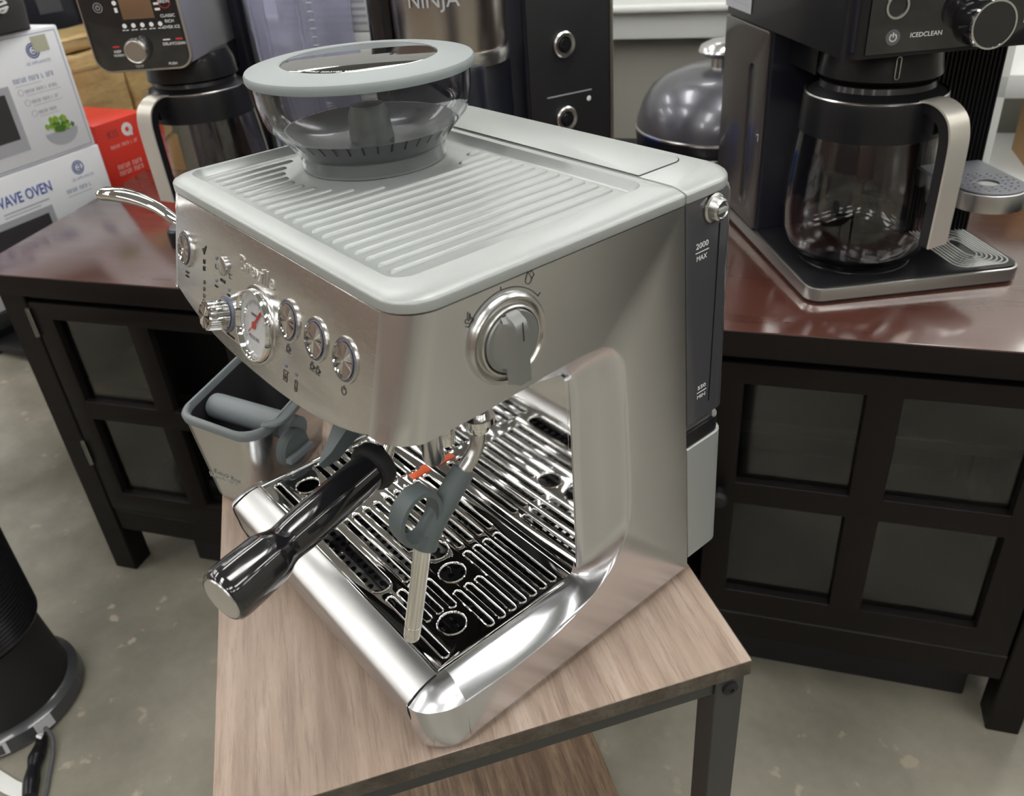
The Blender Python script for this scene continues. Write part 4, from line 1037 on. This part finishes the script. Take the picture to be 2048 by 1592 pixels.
# red carton
rc, pr_ = carton('red_carton', 'bright red carton with white print standing right of the white carton stack', .024, .158, .03, .22, -.16, .1035, REDBOX)
FP = axes((0, .0298, 0), (1, 0, 0), (0, 0, 1))
pr_('support_carton', box(.03, .16, .04, .21, FLOOR-.03, -.1605), CARD) if 0 else None
b = text('KIS', .021, None, .0001); b.transform(FP @ TR(.064, .077, 0)); pr_('lettering', b, DKP)
pr_('round_emblem', join(lathe([(.0135, 0), (.0135, .0004), (.0052, .0004), (.0052, 0)], 28, FP @ TR(.102, .078, 0), cap=False), box(.108, .113, .064, .078, 0, .0004, M=FP)), WHITE_INK)
pr_('small_print', scribble(.050, .120, .052, .0070, FP), mat('pale_red_ink', (.78, .45, .42), .5))
for i in range(2): pr_('small_print', scribble(.052, .122, .010-.013*i, .0095, FP), MATS['pale_red_ink'])
pl_, pp_ = carton('shipping_carton', 'plain brown carton under the red carton', .02, .165, .02, .228, FLOOR-.03, -.1605, CARD)
# tan wrapped parcels behind
def parcel(label, x0, x1, y0, y1, z0, z1):
    c_ = SFM @ Vector(((x0+x1)/2, (y0+y1)/2, z0)); t = thing('wrapped_parcel', label, 'parcel', c_, SFR, None)
    b = box(-(x1-x0)/2, (x1-x0)/2, -(y1-y0)/2, (y1-y0)/2, 0, z1-z0, .010, 3)
    bmesh.ops.subdivide_edges(b, edges=b.edges[:], cuts=3, use_grid_fill=True)
    for v in b.verts: v.co += Vector((math.sin(v.co.z*90+v.co.y*40), math.sin(v.co.x*80+v.co.z*60), math.sin(v.co.x*70)))*.0022
    finish('parcel_body', b, TANPACK, t, 60)
    finish('packing_tape', box(-(x1-x0)/2+.012, (x1-x0)/2-.02, -(y1-y0)/2-.003, -(y1-y0)/2+.002, (z1-z0)*.78, (z1-z0)*.84, .0008), mat('tape_tan', (.42, .30, .14), .2, coat=.6), t)
parcel('tan plastic-wrapped parcel lying directly behind the red carton', .165, .312, .235, .40, .040, .205)
parcel('narrow tan wrapped parcel standing between the big parcel and the coffee maker', .318, .385, .235, .40, -.02, .200)
parcel('tan wrapped parcel lying on top of the other parcels', .150, .38, .24, .40, .2075, .240)
tt, ptt = carton('shipping_carton', 'plain brown carton carrying the tan wrapped parcels', .14, .40, .24, .40, FLOOR-.03, -.0255, CARD)
finish('carton_lift', box(-.10, .038, -.07, .07, .6145, .664, .002), CARD, tt)

# dark shelving with black goods behind
RK0 = (.31, .68)
ds = thing('storage_rack', 'dark storage rack with shelves in the gloomy corner behind the parcels', 'rack', SFM @ Vector((*RK0, FLOOR-.03)), SFR)
for i, z in enumerate((.02, .52, .80, 1.30)): finish('shelf', box(-.19, .19, -.16, .22, z, z+.02, .002), BLACKM, ds)
for x in (-.19, .175):
    for y in (-.16, .205): finish('upright', box(x, x+.015, y, y+.015, 0, 1.5, .001), FRAME, ds)
finish('rear_panel', box(-.19, .19, .222, .228, 0, 1.5), BLACKM, ds)
for i, (x, w, h, z, lb) in enumerate(((-.172, .168, .24, .8205, 'black appliance carton on the dark rack, directly above the tan parcels'), (.004, .168, .27, .8205, 'blue-black appliance carton on the dark rack behind the coffee maker head'), (-.16, .32, .22, .5405, 'long black carton on the lower shelf of the dark rack'))):
    t = thing('black_carton', lb, 'box', SFM @ Vector((RK0[0]+x+w/2, RK0[1]-.03, FLOOR-.03+z)), SFR)
    finish('carton', box(-w/2, w/2, -.12, .12, 0, h, .004), NAVY if i == 1 else BLACKM, t)
    finish('printed_label', box(-w*.2, w*.2, -.1215, -.1202, h*.3, h*.45), mat('dim_label_%d' % i, (.06, .06, .07), .5), t)

# ================================================================ MIDDLE OF THE SIDEBOARD
def cthing(name, label, cat, s, d, z=.0301, rz=33.34, group=None): return thing(name, label, cat, CF(s, d, z), R(rz), group)
# stack of printed white boxes seen through the pitcher
for i, (s0, w, z0, h, lb) in enumerate(((.37, .16, .0301, .20, 'lowest white printed carton behind the clear pitcher'), (.37, .17, .2305, .075, 'middle white printed carton behind the clear pitcher'), (.355, .18, .306, .10, 'uppermost white printed carton behind the clear pitcher'))):
    t = cthing('white_carton', lb, 'box', s0+w/2-.03, .46, z0); finish('carton', box(-w/2, w/2, -.045, .035, 0, h-.001, .002), WHITEP, t)
    finish('carton_print', bars([(-w*.42, w*.42, .01+.011*k, .0150+.011*k) for k in range(int(h/.011)-1)], .0003, axes((0, -.0451, 0), (1, 0, 0), (0, 0, 1))), GREYP, t)
# clear pitcher
pt_ = cthing('blender_pitcher', 'tall clear ribbed plastic pitcher with a white measuring scale behind the hopper', 'pitcher', .412, .345)
rows = []
for z, k in ((.0, .80), (.004, .82), (.12, .88), (.30, .98), (.44, 1.06)):
    rows.append([(k*x, k*y, z) for x, y in rrect(-.066, .066, -.058, .058, .014, 5)])
rows += [[(x*.955, y*.955, z+(.006 if i == 0 else 0)) for x, y, z in rows[k_]] for i, k_ in ((1, 4), (1, 3), (1, 2), (0, 0))]
finish('pitcher_body', loft(rows), LAV, pt_, 40)
finish('pitcher_ribs', join(*[box(x-.002, x+.002, -.0605, -.055, .01, .43, .001) for x in (-.052, -.030, .030, .052)]), LAV, pt_)
finish('blade_column', join(lathe([(.012, .008), (.012, .03), (.006, .04), (.006, .40), (0, .405)], 20), *[box(-.034, .034, -.004, .004, z, z+.002, M=RZ(k*50)) for k, z in enumerate((.05, .15, .25, .33))]), STEEL, pt_)
finish('measuring_scale', join(*[stroke([(.048, z), (.056, z)], .0012, axes((0, -.0612, 0), (1, 0, 0), (0, 0, 1))) for z in [.05+.012*i for i in range(30)]]), WHITE_INK, pt_)
# food processor with steel drum
fp_ = cthing('food_processor', 'black food processor with stainless drum and tall handle column behind the espresso machine', 'food processor', .715, .232)
finish('motor_base', slab(rrect(-.083, .058, -.09, .075, .03), 0, .272, .01), NAVY, fp_)
finish('drum', lathe([(.072, .273), (.075, .282), (.076, .289), (.078, .48), (0, .48)], 56, TR(-.005, -.01, 0)), brushed('brushed_drum', (.50, .46, .43), 2, .22, .5), fp_, 40, label='stainless steel drum')
finish('drum_trim', lathe([(.078, .266), (.0795, .277), (.0780, .2835), (.0765, .2835)], 56, TR(-.005, -.01, 0)), STEEL, fp_)
finish('handle_column', tube([(-.108, -.01, .10), (-.108, -.01, .22), (-.104, -.01, .36), (-.102, -.01, .46)], [.020, .020, .020, .021], 20, 4), BLACKG, fp_)
b = text('NINJA', .026, None, .0002)
for v in b.verts:
    a = v.co.x/.0785; v.co = Vector((-.005+(.0785+v.co.z)*math.sin(a+.1), -.01-(.0785+v.co.z)*math.cos(a+.1), .352+v.co.y))
finish('lettering', b, GREYP, fp_)
# black machine with two round dials, its panel turned towards the camera
bk = thing('black_appliance', 'tall black countertop appliance with two round silver-ringed dials behind the tank lid', 'appliance', (-.460, .742, .0301), R(80))
finish('housing', slab(rrect(-.068, .084, 0, .085, [.01, .01, .006, .006]), 0, .46, 0), NAVY, bk)
finish('front_panel', box(-.064, .080, -.0025, 0, .01, .455, .001), BLACKM, bk, label='matt black panel')
finish('edge_strip', box(.0805, .086, -.004, .006, .02, .455, .001), BEIGEM, bk, label='bright vertical edge strip')
for z in (.265, .158):
    q = finish('dial', lathe([(.0190, 0), (.0185, .006), (.0165, .0080), (.0115, .0070), (.0100, .004)], 40, axes((-.0045, -.0025, z), (1, 0, 0), (0, 0, 1)), cap=False), STEEL, bk)
    finish('dial_center', lathe([(.0100, .004), (.0095, .010), (0, .011)], 32, axes((-.0045, -.0025, z), (1, 0, 0), (0, 0, 1))), BLACKG, q)
finish('panel_line', box(-.035, .045, -.0032, -.0024, .192, .1935), GREYP, bk)
finish('indicator', lathe([(.004, 0), (.003, .001), (0, .001)], 16, axes((.040, -.0026, .180), (1, 0, 0), (0, 0, 1))), WHITE_INK, bk)
# rounded multicooker
cart = cthing('black_cart', 'low black cart behind the sideboard carrying the multicooker', 'cart', 1.02, .70, FLOOR)
finish('cart_top', box(-.26, .26, -.17, .17, .595, .615, .003), BLACKM, cart)
for x in (-.25, .23):
    for y in (-.16, .14): finish('cart_leg', box(x, x+.02, y, y+.02, 0, .5945, .001), FRAME, cart)
mc = cthing('multicooker', 'rounded dark grey multicooker with a bright domed lid knob beside the black appliance', 'multicooker', 1.055, .70, .0055)
finish('body', lathe([(.13, 0), (.150, .008), (.160, .03), (.164, .070), (.164, .078)], 64), BLACK, mc)
finish('lid', lathe([(.163, .079), (.162, .095), (.152, .125), (.134, .152), (.110, .170), (.07, .183), (.03, .188), (0, .188)], 64), mat('grey_metallic_lid', (.13, .13, .15), .28, .6, coat=.4), mc, 60, label='dark metallic domed lid')
finish('lid_ring', lathe([(.163, .0775), (.1655, .0790), (.1655, .0820), (.162, .0835)], 64, cap=False), STEEL, mc)
finish('lid_knob', lathe([(.020, .186), (.018, .202), (.036, .207), (.043, .214), (.039, .224), (.022, .232), (0, .235)], 40, TR(-.008, -.02, 0)), STEEL, mc, 50, label='bright domed knob')
finish('front_panel', box(-.06, .06, -.172, -.156, .004, .06, .006), BLACKG, mc)
bc = cthing('blue_tray', 'small bright blue plastic tray between the black appliance and the multicooker', 'tray', .835, .60, .0055)
finish('tray_body', loft([lift(rrect(-.045, .045, -.03, .03, .01), 0), lift(rrect(-.05, .05, -.035, .035, .012), .06), lift(rrect(-.047, .047, -.032, .032, .011), .06), lift(rrect(-.042, .042, -.027, .027, .009), .004)]), mat('bright_blue', (.02, .12, .55), .4), bc)
bcs = cthing('black_cabinet', 'closed black cabinet standing in line past the right end of the sideboard', 'cabinet', 2.52, .12, FLOOR)
finish('body', box(-.80, .80, -.198, .22, .06, .66, .002), BLACKM, bcs)
finish('top', box(-.81, .81, -.22, .23, .6605, .69, .003), CAB, bcs)
finish('dark_base', box(-.78, .78, -.17, .20, 0, .0595, .001), BLACKM, bcs)
for x in (-.795, -.395, .005, .405):
    dd = finish('door', box(x, x+.39, -.219, -.1985, .07, .65, .002), CAB, bcs)
    finish('knob', lathe([(.005, 0), (.005, .012), (.012, .018), (0, .026)], 16, TR(x+.36, -.219, .38) @ RX(90)), BLACKM, dd)
# right edge: shelf with cardboard cartons behind the coffee maker
rk = thing('white_shelf_unit', 'white shelf unit holding cardboard cartons behind the right end of the sideboard', 'shelf unit', CF(1.80, .86, FLOOR), R(33.34))
for z in (.395, .575, .76): finish('shelf', box(-.30, .60, -.16, .16, z-.02, z+.02, .003), WHITEP, rk)
for x in (-.30, .58):
    for y in (-.16, .14): finish('upright', box(x, x+.02, y, y+.02, 0, 1.35, .001), WHITEP, rk)
for (x, w, z, h, lb) in ((-.20, .34, .4155, .12, 'brown cardboard carton on the lower white shelf, behind the coffee maker'), (-.20, .30, .5955, .13, 'brown cardboard carton on the middle white shelf'), (.17, .25, .4155, .13, 'second brown cardboard carton on the lower white shelf')):
    t = thing('cardboard_carton', lb, 'box', CF(1.80+x+w/2, .80, FLOOR+z), R(33.34)); finish('carton', box(-w/2, w/2, -.10, .10, 0, h, .002), CARD, t)
    finish('packing_tape', box(-.02, .02, -.1008, -.1002, h*.3, h), MATS['tape_tan'], t)

# ================================================================ FAN TOWER on the floor, bottom left
ft = thing('tower_air_purifier', 'black ribbed cylindrical air purifier standing on the concrete floor', 'air purifier', (-.795, -.250, FLOOR+.0005), R(-10))
finish('base_ring', lathe([(.100, 0), (.113, .002), (.1160, .008), (.1130, .030), (.104, .036), (.098, .038), (0, .038)], 64), mat('dark_grey_gloss', (.05, .052, .058), .25, coat=.5), ft, label='glossy dark grey base ring')
finish('body', lathe([(.100, .037), (.0985, .050), (.0880, .155), (.0880, .158)], 64, cap=False), BLACKM, ft)
pr2 = [(.0855, .158), (.0970, .168)]
z = .172
while z < .62:
    pr2 += [(.0985+.03*max(0, (z-.3))*.6, z), (.0960+.03*max(0, (z-.3))*.6, z+.0035)]; z += .0072
pr2 += [(.080, .63), (0, .635)]
finish('ribbed_sleeve', lathe(pr2, 64, cap=False), BLACK, ft, 10, label='horizontally ribbed black sleeve')
def curved_label(name, a0, a1, z0, z1, r0, r1, m, parent=ft):
    n = 10; rows = [[(r*math.cos(R(a0+(a1-a0)*j/n)), r*math.sin(R(a0+(a1-a0)*j/n)), z) for j in range(n+1)] for z, r in ((z0, r0), (z1, r1), (z1, r1-.001), (z0, r0-.001))]
    bm = grid(rows, close_v=True); bmesh.ops.recalc_face_normals(bm, faces=bm.faces[:]); return finish(name, bm, m, parent)
LBL = mat('silver_label', (.46, .47, .50), .4)
A0 = -2
curved_label('rating_label', A0-28, A0+2, .008, .029, .1168, .1137, LBL)
curved_label('rating_label', A0+22, A0+36, .008, .029, .1168, .1137, LBL)
for i in range(5): curved_label('label_print', A0-25, A0-14, .0105+.0034*i, .0120+.0034*i, .1172-.0005*i, .1170-.0005*i, GREYP)
curved_label('label_print', A0-11, A0-1, .010, .027, .1171, .1146, DKP)
cdx = thing('power_cord', 'black power cord with bundled plug trailing from the air purifier base', 'cord', (-.66, -.24, FLOOR), 0, world=True)
finish('cord', tube([(-.684, -.218, FLOOR+.014), (-.660, -.214, FLOOR+.012), (-.632, -.222, FLOOR+.007), (-.600, -.236, FLOOR+.004), (-.568, -.250, FLOOR+.004), (-.53, -.28, FLOOR+.004)], .0030, 10, 6), mat('cord_grey', (.10, .10, .11), .4), cdx)
finish('cord_bundle', tube([(-.670, -.226, FLOOR+.011), (-.655, -.232, FLOOR+.012), (-.638, -.242, FLOOR+.013), (-.622, -.249, FLOOR+.013), (-.600, -.258, FLOOR+.012), (-.575, -.266, FLOOR+.012)], [.008, .0095, .012, .009, .012, .010], 12, 6), BLACK, cdx)
tw = finish('twist_tie', tube([(-.668, -.224, FLOOR+.020), (-.664, -.230, FLOOR+.026), (-.658, -.226, FLOOR+.024)], .0022, 8), WHITE_INK, cdx)
sp = thing('packing_strap', 'white plastic packing strap lying on the floor beside the cord', 'strap', (-.66, -.33, FLOOR), 0, world=True)
rows = []
for x, y, z in ((-.70, -.318, .001), (-.672, -.306, .003), (-.645, -.295, .004), (-.618, -.284, .005), (-.594, -.270, .005)):
    rows.append([(x+.004, y-.010, FLOOR+z), (x-.004, y+.010, FLOOR+z), (x-.004, y+.010, FLOOR+z+.0012), (x+.004, y-.010, FLOOR+z+.0012)])
finish('strap', grid(rows, close_u=True, cap=True), WHITEP, sp)
